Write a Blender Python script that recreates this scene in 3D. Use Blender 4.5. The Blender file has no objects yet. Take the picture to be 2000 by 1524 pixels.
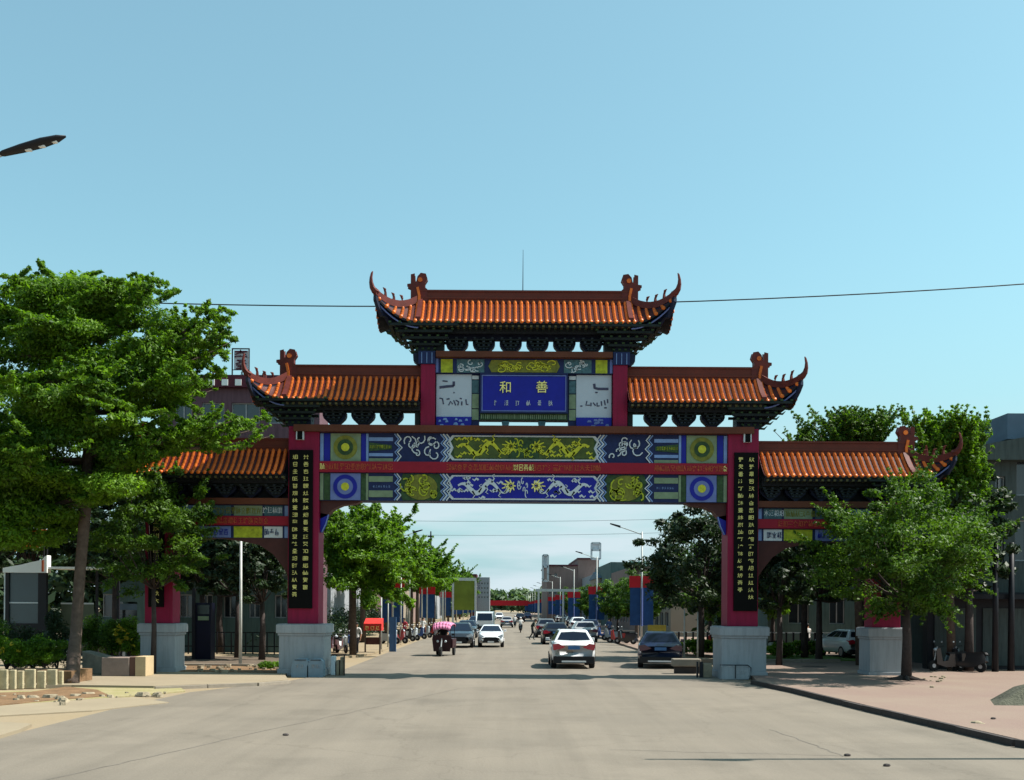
import bpy, math, random
import numpy as np
from mathutils import Vector, Matrix
R = math.radians
random.seed(7)
SC = bpy.context.scene
COL = SC.collection

# ------------------------------------------------------------------ camera, sky, sun, exposure
F, H, TH, VX, VY = 2100.0, 2.68, 0.006, 985.0, 1188.0
cam_d = bpy.data.cameras.new('camera'); cam = bpy.data.objects.new('camera', cam_d); COL.objects.link(cam)
cam_d.sensor_width = 36; cam_d.lens = 36 * F / 2000; cam_d.clip_end = 6000; cam_d.clip_start = .1
cam_d.shift_x = (1000 - VX) / 2000; cam_d.shift_y = (VY - 762) / 2000
cam.matrix_world = Matrix.Translation((0, 0, H)) @ Matrix.Rotation(R(90), 4, 'X') @ Matrix.Rotation(TH, 4, 'Z')
SC.camera = cam

SUN_EL, SUN_AZ = 54, 3.0          # azimuth measured from +X towards +Y
world = bpy.data.worlds.new('World'); SC.world = world; world.use_nodes = True
wn = world.node_tree.nodes; wl = world.node_tree.links
sky = wn.new('ShaderNodeTexSky'); sky.sky_type = 'NISHITA'; sky.sun_disc = False
sky.sun_elevation = R(SUN_EL); sky.sun_rotation = R(90 - SUN_AZ)
sky.air_density = 1.0; sky.dust_density = 1.6; sky.ozone_density = 1.5; sky.altitude = 0
bg = wn['Background']
tintn = wn.new('ShaderNodeMix'); tintn.data_type = 'RGBA'; tintn.blend_type = 'MULTIPLY'; tintn.inputs[0].default_value = 1
tintn.inputs[7].default_value = (0.80, 1.13, 0.93, 1)
wl.new(sky.outputs[0], tintn.inputs[6])
# pale haze low over the horizon with faint flat clouds, all round
wtc = wn.new('ShaderNodeTexCoord'); wsx = wn.new('ShaderNodeSeparateXYZ'); wl.new(wtc.outputs['Generated'], wsx.inputs[0])
wmr = wn.new('ShaderNodeMapRange'); wmr.interpolation_type = 'SMOOTHSTEP'; wmr.inputs[1].default_value = .34; wmr.inputs[2].default_value = -.02; wmr.inputs[3].default_value = .22; wmr.inputs[4].default_value = .92
wl.new(wsx.outputs[2], wmr.inputs[0])
wmp = wn.new('ShaderNodeMapping'); wmp.inputs['Scale'].default_value = (3, 3, 22); wl.new(wtc.outputs['Generated'], wmp.inputs[0])
wnz = wn.new('ShaderNodeTexNoise'); wnz.inputs['Scale'].default_value = 1.6; wnz.inputs['Detail'].default_value = 5; wl.new(wmp.outputs[0], wnz.inputs['Vector'])
wcr = wn.new('ShaderNodeMapRange'); wcr.inputs[1].default_value = .40; wcr.inputs[2].default_value = .62; wcr.inputs[3].default_value = 0; wcr.inputs[4].default_value = .9
wl.new(wnz.outputs['Fac'], wcr.inputs[0])
wlow = wn.new('ShaderNodeMapRange'); wlow.interpolation_type = 'SMOOTHSTEP'; wlow.inputs[1].default_value = .2; wlow.inputs[2].default_value = .04; wl.new(wsx.outputs[2], wlow.inputs[0])
wcm = wn.new('ShaderNodeMath'); wcm.operation = 'MULTIPLY'; wl.new(wcr.outputs[0], wcm.inputs[0]); wl.new(wlow.outputs[0], wcm.inputs[1])
hzm = wn.new('ShaderNodeMix'); hzm.data_type = 'RGBA'; hzm.inputs[7].default_value = (2.05, 3.1, 3.5, 1)
wl.new(wmr.outputs[0], hzm.inputs[0]); wl.new(tintn.outputs[2], hzm.inputs[6])
clm = wn.new('ShaderNodeMix'); clm.data_type = 'RGBA'; clm.inputs[7].default_value = (3.3, 3.9, 4.2, 1)
wl.new(wcm.outputs[0], clm.inputs[0]); wl.new(hzm.outputs[2], clm.inputs[6]); wl.new(clm.outputs[2], bg.inputs[0])
bg.inputs[1].default_value = 0.114
sun_d = bpy.data.lights.new('sun', 'SUN'); sun_d.energy = 5.0; sun_d.angle = R(.5); sun_d.color = (1, .95, .87)
sun = bpy.data.objects.new('sun', sun_d); COL.objects.link(sun)
sv = Vector((math.cos(R(SUN_EL)) * math.cos(R(SUN_AZ)), math.cos(R(SUN_EL)) * math.sin(R(SUN_AZ)), math.sin(R(SUN_EL))))
sun.rotation_euler = sv.to_track_quat('Z', 'Y').to_euler(); sun.location = (30, 0, 60)
vs = SC.view_settings
vs.view_transform = 'Standard'; vs.look = 'None'; vs.gamma = 1; vs.use_curve_mapping = False; vs.exposure = 0.9

# ------------------------------------------------------------------ helpers
def P(px, py, Y):
    dx = px - VX; up = VY - py
    return Vector(((dx - TH * up) * Y / F, Y, H + (up + TH * dx) * Y / F))
def GP(px, py, z0=0.0):
    u0 = (VY - py) + TH * (px - VX)
    Y = (z0 - H) * F / u0
    return P(px, py, Y)

MATS = {}
def mat(name, col, rough=.7, var=.15, scale=3.0, bump=0.0, metal=0.0, spec=.22, col2=None, bscale=None, trans=0.0, coat=0.0, detail=5, streak=0.0, orand=0.0):
    if name in MATS: return MATS[name]
    m = bpy.data.materials.new(name); m.use_nodes = True
    n = m.node_tree.nodes; l = m.node_tree.links
    b = n['Principled BSDF']
    b.inputs['Roughness'].default_value = rough; b.inputs['Metallic'].default_value = metal
    b.inputs['Specular IOR Level'].default_value = spec
    if coat: b.inputs['Coat Weight'].default_value = coat; b.inputs['Coat Roughness'].default_value = .08
    tc = n.new('ShaderNodeTexCoord'); nz = n.new('ShaderNodeTexNoise')
    nz.inputs['Scale'].default_value = scale; nz.inputs['Detail'].default_value = detail; nz.inputs['Roughness'].default_value = .6
    l.new(tc.outputs['Object'], nz.inputs['Vector'])
    ra = n.new('ShaderNodeMapRange'); ra.inputs[1].default_value = .28; ra.inputs[2].default_value = .72
    l.new(nz.outputs['Fac'], ra.inputs[0])
    mx = n.new('ShaderNodeMix'); mx.data_type = 'RGBA'
    c2 = col2 or tuple(c * (1 - var) for c in col)
    c1 = col if col2 else tuple(min(1, c * (1 + var)) for c in col)
    mx.inputs[6].default_value = (*c1, 1); mx.inputs[7].default_value = (*c2, 1)
    l.new(ra.outputs[0], mx.inputs[0]); outc = mx.outputs[2]
    if streak:      # rain streaks and grime running down
        mp = n.new('ShaderNodeMapping'); mp.inputs['Scale'].default_value = (5, 5, .45); n3 = n.new('ShaderNodeTexNoise'); n3.inputs['Scale'].default_value = 1.5; n3.inputs['Detail'].default_value = 7; n3.inputs['Roughness'].default_value = .7
        l.new(tc.outputs['Object'], mp.inputs[0]); l.new(mp.outputs[0], n3.inputs['Vector'])
        r3 = n.new('ShaderNodeMapRange'); r3.inputs[1].default_value = .45; r3.inputs[2].default_value = .75; r3.inputs[3].default_value = 1; r3.inputs[4].default_value = 1 - streak
        l.new(n3.outputs['Fac'], r3.inputs[0]); mm = n.new('ShaderNodeMix'); mm.data_type = 'RGBA'; mm.blend_type = 'MULTIPLY'; mm.inputs[0].default_value = 1
        l.new(outc, mm.inputs[6]); l.new(r3.outputs[0], mm.inputs[7]); outc = mm.outputs[2]
    if orand:       # every piece of its own tone
        oi = n.new('ShaderNodeObjectInfo'); r4 = n.new('ShaderNodeMapRange'); r4.inputs[3].default_value = 1 - orand; r4.inputs[4].default_value = 1 + orand * .6
        l.new(oi.outputs['Random'], r4.inputs[0]); m4 = n.new('ShaderNodeMix'); m4.data_type = 'RGBA'; m4.blend_type = 'MULTIPLY'; m4.inputs[0].default_value = 1
        l.new(outc, m4.inputs[6]); l.new(r4.outputs[0], m4.inputs[7]); outc = m4.outputs[2]
    l.new(outc, b.inputs['Base Color'])
    if bump:
        n2 = n.new('ShaderNodeTexNoise'); n2.inputs['Scale'].default_value = bscale or scale * 6; n2.inputs['Detail'].default_value = 6
        l.new(tc.outputs['Object'], n2.inputs['Vector'])
        bp = n.new('ShaderNodeBump'); bp.inputs['Strength'].default_value = bump; bp.inputs['Distance'].default_value = .05
        l.new(n2.outputs['Fac'], bp.inputs['Height']); l.new(bp.outputs[0], b.inputs['Normal'])
    MATS[name] = m
    return m

def leafmat(name, c1, c2, trans=.35):
    if name in MATS: return MATS[name]
    m = bpy.data.materials.new(name); m.use_nodes = True
    n = m.node_tree.nodes; l = m.node_tree.links
    b = n['Principled BSDF']; b.inputs['Roughness'].default_value = .55; b.inputs['Specular IOR Level'].default_value = .3
    at = n.new('ShaderNodeAttribute'); at.attribute_name = 'rnd'
    mx = n.new('ShaderNodeMix'); mx.data_type = 'RGBA'
    mx.inputs[6].default_value = (*c1, 1); mx.inputs[7].default_value = (*c2, 1)
    l.new(at.outputs['Fac'], mx.inputs[0]); l.new(mx.outputs[2], b.inputs['Base Color'])
    tr = n.new('ShaderNodeBsdfTranslucent'); sh = n.new('ShaderNodeMixShader'); sh.inputs[0].default_value = trans
    mul = n.new('ShaderNodeMix'); mul.data_type = 'RGBA'; mul.blend_type = 'MULTIPLY'; mul.inputs[0].default_value = 1
    mul.inputs[7].default_value = (1.5, 1.6, .6, 1)
    l.new(mx.outputs[2], mul.inputs[6]); l.new(mul.outputs[2], tr.inputs['Color'])
    l.new(b.outputs[0], sh.inputs[1]); l.new(tr.outputs[0], sh.inputs[2])
    l.new(sh.outputs[0], n['Material Output'].inputs['Surface'])
    MATS[name] = m
    return m

def props(o, label=None, cat=None, group=None, kind=None):
    if label: o['label'] = label
    if cat: o['category'] = cat
    if group: o['group'] = group
    if kind: o['kind'] = kind
    return o
def thing(name, label, cat, loc=(0, 0, 0), group=None):
    o = bpy.data.objects.new(name, None); COL.objects.link(o); o.location = loc; o.empty_display_size = .3
    return props(o, label, cat, group)
def rootloc(p):
    v = Vector((0, 0, 0))
    while p is not None:
        v += Vector(p.location); p = p.parent
    return v

class MB:
    def __init__(s): s.v = []; s.f = []; s.m = []
    def add(s, vs, fs, mi=0):
        k = len(s.v); s.v += [tuple(q) for q in vs]
        for f in fs: s.f.append([i + k for i in f]); s.m.append(mi)
        return s
    def box(s, x0, x1, y0, y1, z0, z1, mi=0):
        return s.add([(x0, y0, z0), (x1, y0, z0), (x1, y1, z0), (x0, y1, z0), (x0, y0, z1), (x1, y0, z1), (x1, y1, z1), (x0, y1, z1)],
              [(0, 3, 2, 1), (4, 5, 6, 7), (0, 1, 5, 4), (1, 2, 6, 5), (2, 3, 7, 6), (3, 0, 4, 7)], mi)
    def cbox(s, c, sz, mi=0, rz=0.0, taper=1.0):
        x, y, z = c; a, b, h = sz[0] / 2, sz[1] / 2, sz[2]
        vs = []
        for k, t in ((0, 1), (1, taper)):
            for (i, j) in ((-1, -1), (1, -1), (1, 1), (-1, 1)):
                dx, dy = i * a * t, j * b * t
                vs.append((x + dx * math.cos(rz) - dy * math.sin(rz), y + dx * math.sin(rz) + dy * math.cos(rz), z + k * h))
        return s.add(vs, [(0, 3, 2, 1), (4, 5, 6, 7), (0, 1, 5, 4), (1, 2, 6, 5), (2, 3, 7, 6), (3, 0, 4, 7)], mi)
    def prism(s, poly, y0, y1, mi=0):
        n = len(poly)
        vs = [(p[0], y0, p[1]) for p in poly] + [(p[0], y1, p[1]) for p in poly]
        fs = [tuple(range(n)), tuple(reversed(range(n, 2 * n)))] + [(i, (i + 1) % n, n + (i + 1) % n, n + i) for i in range(n)]
        return s.add(vs, fs, mi)
    def prismz(s, poly, z0, z1, mi=0):
        n = len(poly)
        vs = [(p[0], p[1], z0) for p in poly] + [(p[0], p[1], z1) for p in poly]
        fs = [tuple(reversed(range(n))), tuple(range(n, 2 * n))] + [(i, (i + 1) % n, n + (i + 1) % n, n + i) for i in range(n)]
        return s.add(vs, fs, mi)
    def prismx(s, poly, x0, x1, mi=0):     # poly in (y,z)
        n = len(poly)
        vs = [(x0, p[0], p[1]) for p in poly] + [(x1, p[0], p[1]) for p in poly]
        fs = [tuple(range(n)), tuple(reversed(range(n, 2 * n)))] + [(i, (i + 1) % n, n + (i + 1) % n, n + i) for i in range(n)]
        return s.add(vs, fs, mi)
    def tube(s, pts, rads, n=6, mi=0, cap=True):
        pts = [Vector(p) for p in pts]
        if not isinstance(rads, (list, tuple)): rads = [rads] * len(pts)
        vs = []; fs = []
        ref = Vector((0, 0, 1))
        d0 = (pts[-1] - pts[0])
        if abs(d0.normalized().z) > .9: ref = Vector((0, 1, 0))
        for i, p in enumerate(pts):
            d = (pts[min(i + 1, len(pts) - 1)] - pts[max(i - 1, 0)]).normalized()
            a = d.cross(ref).normalized(); b = a.cross(d).normalized()
            for k in range(n):
                t = 2 * math.pi * k / n
                vs.append(p + (a * math.cos(t) + b * math.sin(t)) * rads[i])
        for i in range(len(pts) - 1):
            for k in range(n):
                fs.append((i * n + k, i * n + (k + 1) % n, (i + 1) * n + (k + 1) % n, (i + 1) * n + k))
        if cap: fs.append(tuple(reversed(range(n)))); fs.append(tuple(range((len(pts) - 1) * n, len(pts) * n)))
        return s.add(vs, fs, mi)
    def ribbon(s, pts, w, y0, y1, mi=0):
        n = len(pts); L = []; Rr = []
        for i, p in enumerate(pts):
            a = pts[max(0, i - 1)]; b = pts[min(n - 1, i + 1)]
            dx, dz = b[0] - a[0], b[1] - a[1]; q = math.hypot(dx, dz) or 1
            ww = (w[i] if isinstance(w, (list, tuple)) else w) / 2
            L.append((p[0] - dz / q * ww, p[1] + dx / q * ww)); Rr.append((p[0] + dz / q * ww, p[1] - dx / q * ww))
        for i in range(n - 1):
            s.prism([L[i], L[i + 1], Rr[i + 1], Rr[i]], y0, y1, mi)
        return s
    def disc(s, c, r, y0, y1, n=20, mi=0, sx=1.0):
        return s.prism([(c[0] + sx * r * math.cos(2 * math.pi * k / n), c[1] + r * math.sin(2 * math.pi * k / n)) for k in range(n)], y0, y1, mi)
    def lathe(s, prof, c=(0, 0, 0), n=14, mi=0):
        vs = []; fs = []
        for (r, z) in prof:
            for k in range(n):
                t = 2 * math.pi * k / n; vs.append((c[0] + r * math.cos(t), c[1] + r * math.sin(t), c[2] + z))
        for i in range(len(prof) - 1):
            for k in range(n): fs.append((i * n + k, i * n + (k + 1) % n, (i + 1) * n + (k + 1) % n, (i + 1) * n + k))
        fs.append(tuple(reversed(range(n)))); fs.append(tuple(range((len(prof) - 1) * n, len(prof) * n)))
        return s.add(vs, fs, mi)
    def ball(s, c, r, mi=0, n=8, m=6):
        r = r if isinstance(r, (tuple, list)) else (r, r, r)
        vs = []; fs = []
        for i in range(m + 1):
            ph = math.pi * i / m
            for k in range(n):
                t = 2 * math.pi * k / n
                vs.append((c[0] + r[0] * math.sin(ph) * math.cos(t), c[1] + r[1] * math.sin(ph) * math.sin(t), c[2] - r[2] * math.cos(ph)))
        for i in range(m):
            for k in range(n): fs.append((i * n + k, i * n + (k + 1) % n, (i + 1) * n + (k + 1) % n, (i + 1) * n + k))
        return s.add(vs, fs, mi)
    def mesh(s, name, mats, off=Vector((0, 0, 0)), smooth=False, bevel=0):
        me = bpy.data.meshes.new(name)
        me.from_pydata([(a - off.x, b - off.y, c - off.z) for a, b, c in s.v], [], s.f)
        mats = mats if isinstance(mats, (list, tuple)) else [mats]
        for m in mats: me.materials.append(m)
        if len(mats) > 1: me.polygons.foreach_set('material_index', s.m)
        if smooth: me.polygons.foreach_set('use_smooth', [True] * len(s.f))
        me.update()
        return me
    def build(s, name, mats, parent=None, smooth=False, label=None, cat=None, group=None, kind=None, bevel=0):
        off = rootloc(parent)
        me = s.mesh(name, mats, off, smooth)
        o = bpy.data.objects.new(name, me); COL.objects.link(o)
        if parent is not None: o.parent = parent
        if bevel:
            b = o.modifiers.new('bevel', 'BEVEL'); b.width = bevel; b.segments = 2; b.limit_method = 'ANGLE'
        return props(o, label, cat, group, kind)

def copy_tree(o, parent=None):
    c = o.copy(); COL.objects.link(c)
    if parent is not None: c.parent = parent
    for ch in o.children: copy_tree(ch, c)
    return c

RAD = [
 [(0, .5, 0, -.5), (-.45, .2, .45, .22), (-.05, .15, -.45, -.3), (.05, .15, .45, -.32)],
 [(-.4, .4, .4, .4), (-.4, -.4, .4, -.4), (-.4, .4, -.38, -.45), (.4, .4, .38, -.45)],
 [(.05, .5, -.42, -.45), (0, .15, .45, -.45)],
 [(-.3, .25, .3, .26), (0, .5, 0, -.4), (-.48, -.4, .48, -.38)],
 [(-.35, .45, .35, .45), (-.35, .0, .35, .0), (-.35, -.45, .35, -.45), (-.35, .45, -.35, -.45), (.35, .45, .35, -.45)],
 [(-.45, .15, .45, .18), (0, .5, -.05, -.05), (-.05, -.05, -.45, -.48), (.02, .1, .45, -.48)],
 [(-.2, .45, .0, .3), (-.3, .1, -.1, 0), (-.35, -.45, .05, -.1)],
 [(-.4, .42, .4, .44), (-.3, .05, .3, .06), (-.48, -.38, .48, -.36)],
 [(-.48, .35, .48, .38), (.1, .38, .1, -.4), (.1, -.4, -.15, -.3)],
 [(-.35, .38, .4, .38), (.4, .38, -.45, -.48), (-.25, .2, .48, -.48)],
 [(0, .5, 0, -.35), (-.42, .15, -.42, -.38), (.42, .15, .42, -.42), (-.42, -.38, .42, -.36)],
 [(-.42, .4, .42, .42), (-.34, 0, .34, .02), (0, .42, 0, -.4), (-.48, -.42, .48, -.4)],
 [(-.4, .45, .4, .45), (-.4, .45, -.4, -.45), (.4, .45, .4, -.48), (-.4, 0, .4, 0), (0, .45, 0, -.45), (-.4, -.42, .4, -.42)],
 [(0, .5, -.05, .3), (-.48, .3, .48, .3), (-.48, .3, -.45, .1), (.48, .3, .42, .1)],
 [(-.3, .5, -.3, -.1), (.3, .5, .3, -.1), (-.48, .2, .48, .22), (-.2, -.15, -.4, -.48), (.2, -.15, .4, -.48)]]
def glyph(mb, cx, cz, w, h, y0, y1, rnd, mi=0):
    """a brush-like character put together from two or three stroke groups"""
    t = min(w, h) * .11; lay = rnd.random()
    if lay < .5: cells = [(-.29, 0, .42, 1), (.22, rnd.choice((0, .02)), .56, .95)]
    elif lay < .85: cells = [(0, .27, .95, .46), (0, -.25, .9, .48)]
    elif lay < .93: cells = [(-.29, 0, .4, 1), (.22, .27, .55, .45), (.22, -.25, .55, .45)]
    else: cells = [(0, 0, 1, 1)]
    for (ox, oz, sw, sh) in cells:
        r = RAD[rnd.randrange(len(RAD))]
        for (a, b, c, d) in r:
            j = lambda: rnd.uniform(-.03, .03)
            mb.ribbon([(cx + (ox + (a + j()) * sw) * w, cz + (oz + (b + j()) * sh) * h), (cx + (ox + (c + j()) * sw) * w, cz + (oz + (d + j()) * sh) * h)], [t * rnd.uniform(.9, 1.3), t * rnd.uniform(.6, 1.1)], y0, y1, mi)

def textmesh(txt, size, depth):
    cu = bpy.data.curves.new('t', 'FONT'); cu.body = txt; cu.size = size; cu.extrude = depth; cu.align_x = 'CENTER'; cu.align_y = 'CENTER'
    cu.resolution_u = 3; cu.offset = 0
    o = bpy.data.objects.new('t', cu); COL.objects.link(o)
    bpy.context.view_layer.update()
    dg = bpy.context.evaluated_depsgraph_get()
    me = bpy.data.meshes.new_from_object(o.evaluated_get(dg))
    bpy.data.objects.remove(o); bpy.data.curves.remove(cu)
    return me

# ------------------------------------------------------------------ materials
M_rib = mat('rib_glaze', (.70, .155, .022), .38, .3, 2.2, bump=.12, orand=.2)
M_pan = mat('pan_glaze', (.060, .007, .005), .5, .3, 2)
M_ridge = mat('ridge_glaze', (.11, .022, .012), .55, .15, 1.5)
M_ridgedk = mat('ridge_dark_glaze', (.10, .018, .013), .5, .3, 3)
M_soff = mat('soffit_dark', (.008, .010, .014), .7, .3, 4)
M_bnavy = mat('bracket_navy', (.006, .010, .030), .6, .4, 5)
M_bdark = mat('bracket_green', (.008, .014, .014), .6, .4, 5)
M_red = mat('column_red', (.215, .004, .036), .55, .12, .8, bump=.05, streak=.35)
M_grey = mat('plinth_grey', (.275, .295, .315), .7, .09, .9, bump=.08, bscale=20, streak=.25)
M_navy = mat('paint_navy', (.010, .018, .075), .55, .2, 4)
M_blue = mat('paint_blue', (.008, .012, .25), .5, .12, 3)
M_lblue = mat('paint_light_blue', (.17, .27, .50), .55, .15, 3)
M_white = mat('paint_white', (.50, .55, .58), .6, .08, 3)
M_sage = mat('paint_sage', (.17, .23, .14), .6, .2, 3)
M_olive = mat('paint_olive', (.15, .155, .022), .6, .35, 5)
M_yel = mat('paint_yellow', (.46, .46, .03), .6, .25, 9)
M_yg = mat('paint_yellow_green', (.31, .35, .02), .6, .4, 6)
M_dgreen = mat('paint_dark_green', (.028, .06, .022), .6, .5, 6)
M_lilac = mat('paint_lilac', (.12, .16, .36), .6, .15, 3)
M_gold = mat('gold_leaf', (.75, .68, .22), .45, .25, 12)
M_black = mat('board_black', (.003, .003, .003), .6, .3, 4, spec=.08)
M_rust = mat('paint_rust', (.10, .030, .014), .6, .2, 1.2)
M_brown = mat('paint_brown', (.06, .02, .018), .6, .25, 2)
M_teal = mat('paint_teal', (.05, .11, .13), .6, .4, 8)
M_trimred = mat('trim_red', (.24, .006, .02), .55, .15, 1.5)
M_relief = mat('relief_red', (.40, .08, .03), .5, .3, 12)
M_panelw = mat('panel_white', (.40, .45, .51), .6, .06, 2)
M_ink = mat('panel_ink', (.05, .05, .09), .6, .3, 4)

# ------------------------------------------------------------------ gate
XC, YG = 0.72, 42.0
X = lambda off: XC + off * .02
Z = lambda py: H + (VY - py) * .02
gate = thing('memorial_gate', 'large Chinese archway with red columns and three tiers of orange tiled roofs spanning the road', 'gate', (XC, 42.6, 0))
rg = random.Random(3)

def plate(poly, y0, y1, m, name, parent=gate, mirror=True, label=None, both=True):
    for s in ((-1, 1) if mirror else (1,)):
        MB().prism([(XC + s * a * .02, Z(b)) for a, b in poly], y0, y1).build(name, m, parent, label=label)
def rect(a, b, c, d): return [(a, c), (b, c), (b, d), (a, d)]

# plinths and columns
def plinth(cx, yf, wb, dep, top):
    mb = MB(); w = wb / 2
    for (e, z0, z1) in ((.05, 0, .26), (0, .26, top - .46), (.045, top - .46, top - .36), (.1, top - .36, top - .03), (.06, top - .03, top)):
        mb.box(cx - w - e, cx + w + e, yf - e, yf + dep + e, z0, z1)
    mb.build('plinth', M_grey, gate, bevel=.015)
for s in (-1, 1):
    plinth(X(s * 429.5), 41.72, 1.74, 1.74, 2.02)
    plinth(X(s * 716), 42.2, 1.36, 1.3, 2.0)
    MB().box(X(s * 429.5) - .60, X(s * 429.5) + .60, 42.0, 43.18, 2.02, Z(835)).build('column', M_red, gate, bevel=.02)
    MB().box(X(s * 716) - .55, X(s * 716) + .55, 42.3, 43.3, 2.0, Z(975)).build('column', M_red, gate, bevel=.02)
    MB().box(X(s * 188) - .28, X(s * 188) + .28, 42.02, 43.12, Z(833), Z(712)).build('upper_post', M_red, gate, bevel=.01)
    ph = MB().box(X(s * 190) - .33, X(s * 190) + .33, 41.95, 43.2, Z(712), Z(687))
    ph.build('post_head', M_navy, gate, bevel=.01)
    for k in (-.2, .0, .2): MB().box(X(s * 190) + k - .012, X(s * 190) + k + .012, 41.93, 41.95, Z(711), Z(690)).build('trim_line', M_lblue, gate)
    # hanging dark side boss of the post head
    MB().prism([(X(s * 207), Z(688)), (X(s * 218), Z(690)), (X(s * 217), Z(704)), (X(s * 207), Z(712))], 42.1, 42.6).build('side_boss', M_bnavy, gate)
    # beam ends on the column heads
    be = MB().box(X(s * 436) - .15, X(s * 436) + .15, 41.86, 42.0, Z(862), Z(834)).build('beam_end', M_white, gate)
    MB().box(X(s * 436) - .10, X(s * 436) + .10, 41.845, 41.86, Z(862), Z(837)).build('beam_end_core', M_black, be)
    # small pennant lamp brackets on the inner side of the columns
    MB().prism([(X(s * 399), Z(1003)), (X(s * 383), Z(1006)), (X(s * 388), Z(1024)), (X(s * 396), Z(1041)), (X(s * 399), Z(1041))], 42.3, 42.55).build('pennant', M_blue, gate)
    MB().ribbon([(X(s * 383), Z(1006)), (X(s * 388), Z(1024)), (X(s * 396), Z(1041))], .03, 42.28, 42.3).build('pennant_edge', M_lblue, gate)
    # couplet boards with two columns of gold characters
    cb = MB().box(X(s * 434) - .46, X(s * 434) + .46, 41.9, 42.0, Z(1191), Z(882)).build('couplet_board', M_black, gate,
          label='tall black couplet board with gold characters on the %s inner column' % ('left' if s < 0 else 'right'))
    for r in range(20):
        for c in (0, 1):
            if r == 19 and c == (1 if s < 0 else 0): continue
            g = MB(); glyph(g, X(s * 434) - .22 + c * .42, Z(896 + r * 14.1), .20, .165, 41.885, 41.9, rg)
            g.build('character', M_gold, cb)
    fr = MB()
    ob = MB().box(X(s * 720) - .30, X(s * 720) + .30, 42.2, 42.3, Z(1190), Z(1000)).build('couplet_board', M_black, gate)
    for r in range(13):
        g = MB(); glyph(g, X(s * 720), Z(1008 + r * 14.1), .24, .2, 42.185, 42.2, rg); g.build('character', M_gold, ob)

def beam(a, b, c, d, y0, y1, m, name='beam', mirror=False):
    for s in ((-1, 1) if mirror else (1,)):
        x0, x1 = sorted((XC + s * a * .02, XC + s * b * .02))
        MB().box(x0, x1, y0, y1, Z(d), Z(c)).build(name, m, gate)
# main beam stack
beam(-448, 448, 833, 846, 41.8, 43.4, M_rust, 'cap_beam')
beam(-399, 399, 846, 903, 42.15, 43.05, M_navy, 'painted_beam')
beam(-399, 399, 903, 924, 42.0, 43.1, M_trimred, 'red_beam')
beam(-399, 399, 924, 979, 42.15, 43.05, M_navy, 'painted_beam')
Y0, Y1, Y2 = 42.15, 42.12, 42.10
def medallion(off, py, r, m1, m2, m3):
    for s in (-1, 1):
        o = MB().disc((X(s * off), Z(py)), r, Y2 - .02, Y2, 22, sx=1.0).build('medallion', m1, gate)
        MB().disc((X(s * off), Z(py)), r * .66, Y2 - .03, Y2 - .02, 20).build('medallion_ring', m2, o)
        MB().disc((X(s * off), Z(py)), r * .34, Y2 - .045, Y2 - .03, 14).build('medallion_core', m3, o)
for (t, b, up) in ((848, 902, True), (926, 978, False)):
    plate(rect(392, 398.5, t, b), Y1, Y0, M_lblue if up else M_sage, 'painted_stripe')
    plate(rect(379, 391, t, b), Y1, Y0, M_blue if up else M_dgreen, 'painted_stripe')
    plate(rect(319, 378, t, b), Y2, Y0, M_sage if up else M_lilac, 'painted_square')
    plate(rect(309, 318, t, b), Y1, Y0, M_blue if up else M_dgreen, 'painted_stripe')
    plate(rect(304, 308.5, t, b), Y1, Y0, M_lblue if up else M_sage, 'painted_stripe')
    medallion(349, (t + b) / 2, .47, M_olive if up else M_blue, M_dgreen if up else M_lilac, M_yel)
    if up:
        plate(rect(256, 303, 855, 862), Y1, Y0, M_lblue, 'painted_stripe')
        plate(rect(256, 303, 886, 892), Y1, Y0, M_lblue, 'painted_stripe')
        plate([(258, 870), (303, 865), (303, 882), (258, 878)], Y1, Y0, M_dgreen, 'painted_cartouche')
        plate(rect(256, 303, 896, 902), Y1, Y0, M_sage, 'painted_stripe')
    else:
        plate(rect(256, 303, 931, 942), Y1, Y0, M_sage, 'painted_stripe')
        plate(rect(256, 303, 959, 972), Y1, Y0, M_sage, 'painted_stripe')
    mid = (t + b) / 2
    # zigzag arrow bands
    for (x0, d) in ((253, 1), (163, 1), (156, 1)):
        for k, (dd, mm) in enumerate(((0, M_lblue), (-5, M_white))):
            pts = [(x0 + dd + q, zz) for q, zz in ((0, t), (-8, t + 10), (-1, t + 18), (-10, mid), (-1, b - 18), (-8, b - 10), (0, b))]
            for s in (-1, 1):
                MB().ribbon([(XC + s * a * .02, Z(c)) for a, c in pts], .05, Y2 - .005 * k, Y0).build('zigzag_band', mm, gate)
for s in (-1, 1):   # lettering-like marks in the cartouches
    g = MB()
    for k in range(9): glyph(g, XC + s * (263 + k * 4.6) * .02, Z(873.5), .075, .13, Y1 - .012, Y1, rg)
    g.build('painted_script', M_yg, gate, kind='stuff')
    g = MB()
    for k in range(7): glyph(g, XC + s * (263 + k * 5) * .02, Z(951), .07, .09, Y0 - .012, Y0, rg)
    g.build('painted_script', M_lblue, gate, kind='stuff')
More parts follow.
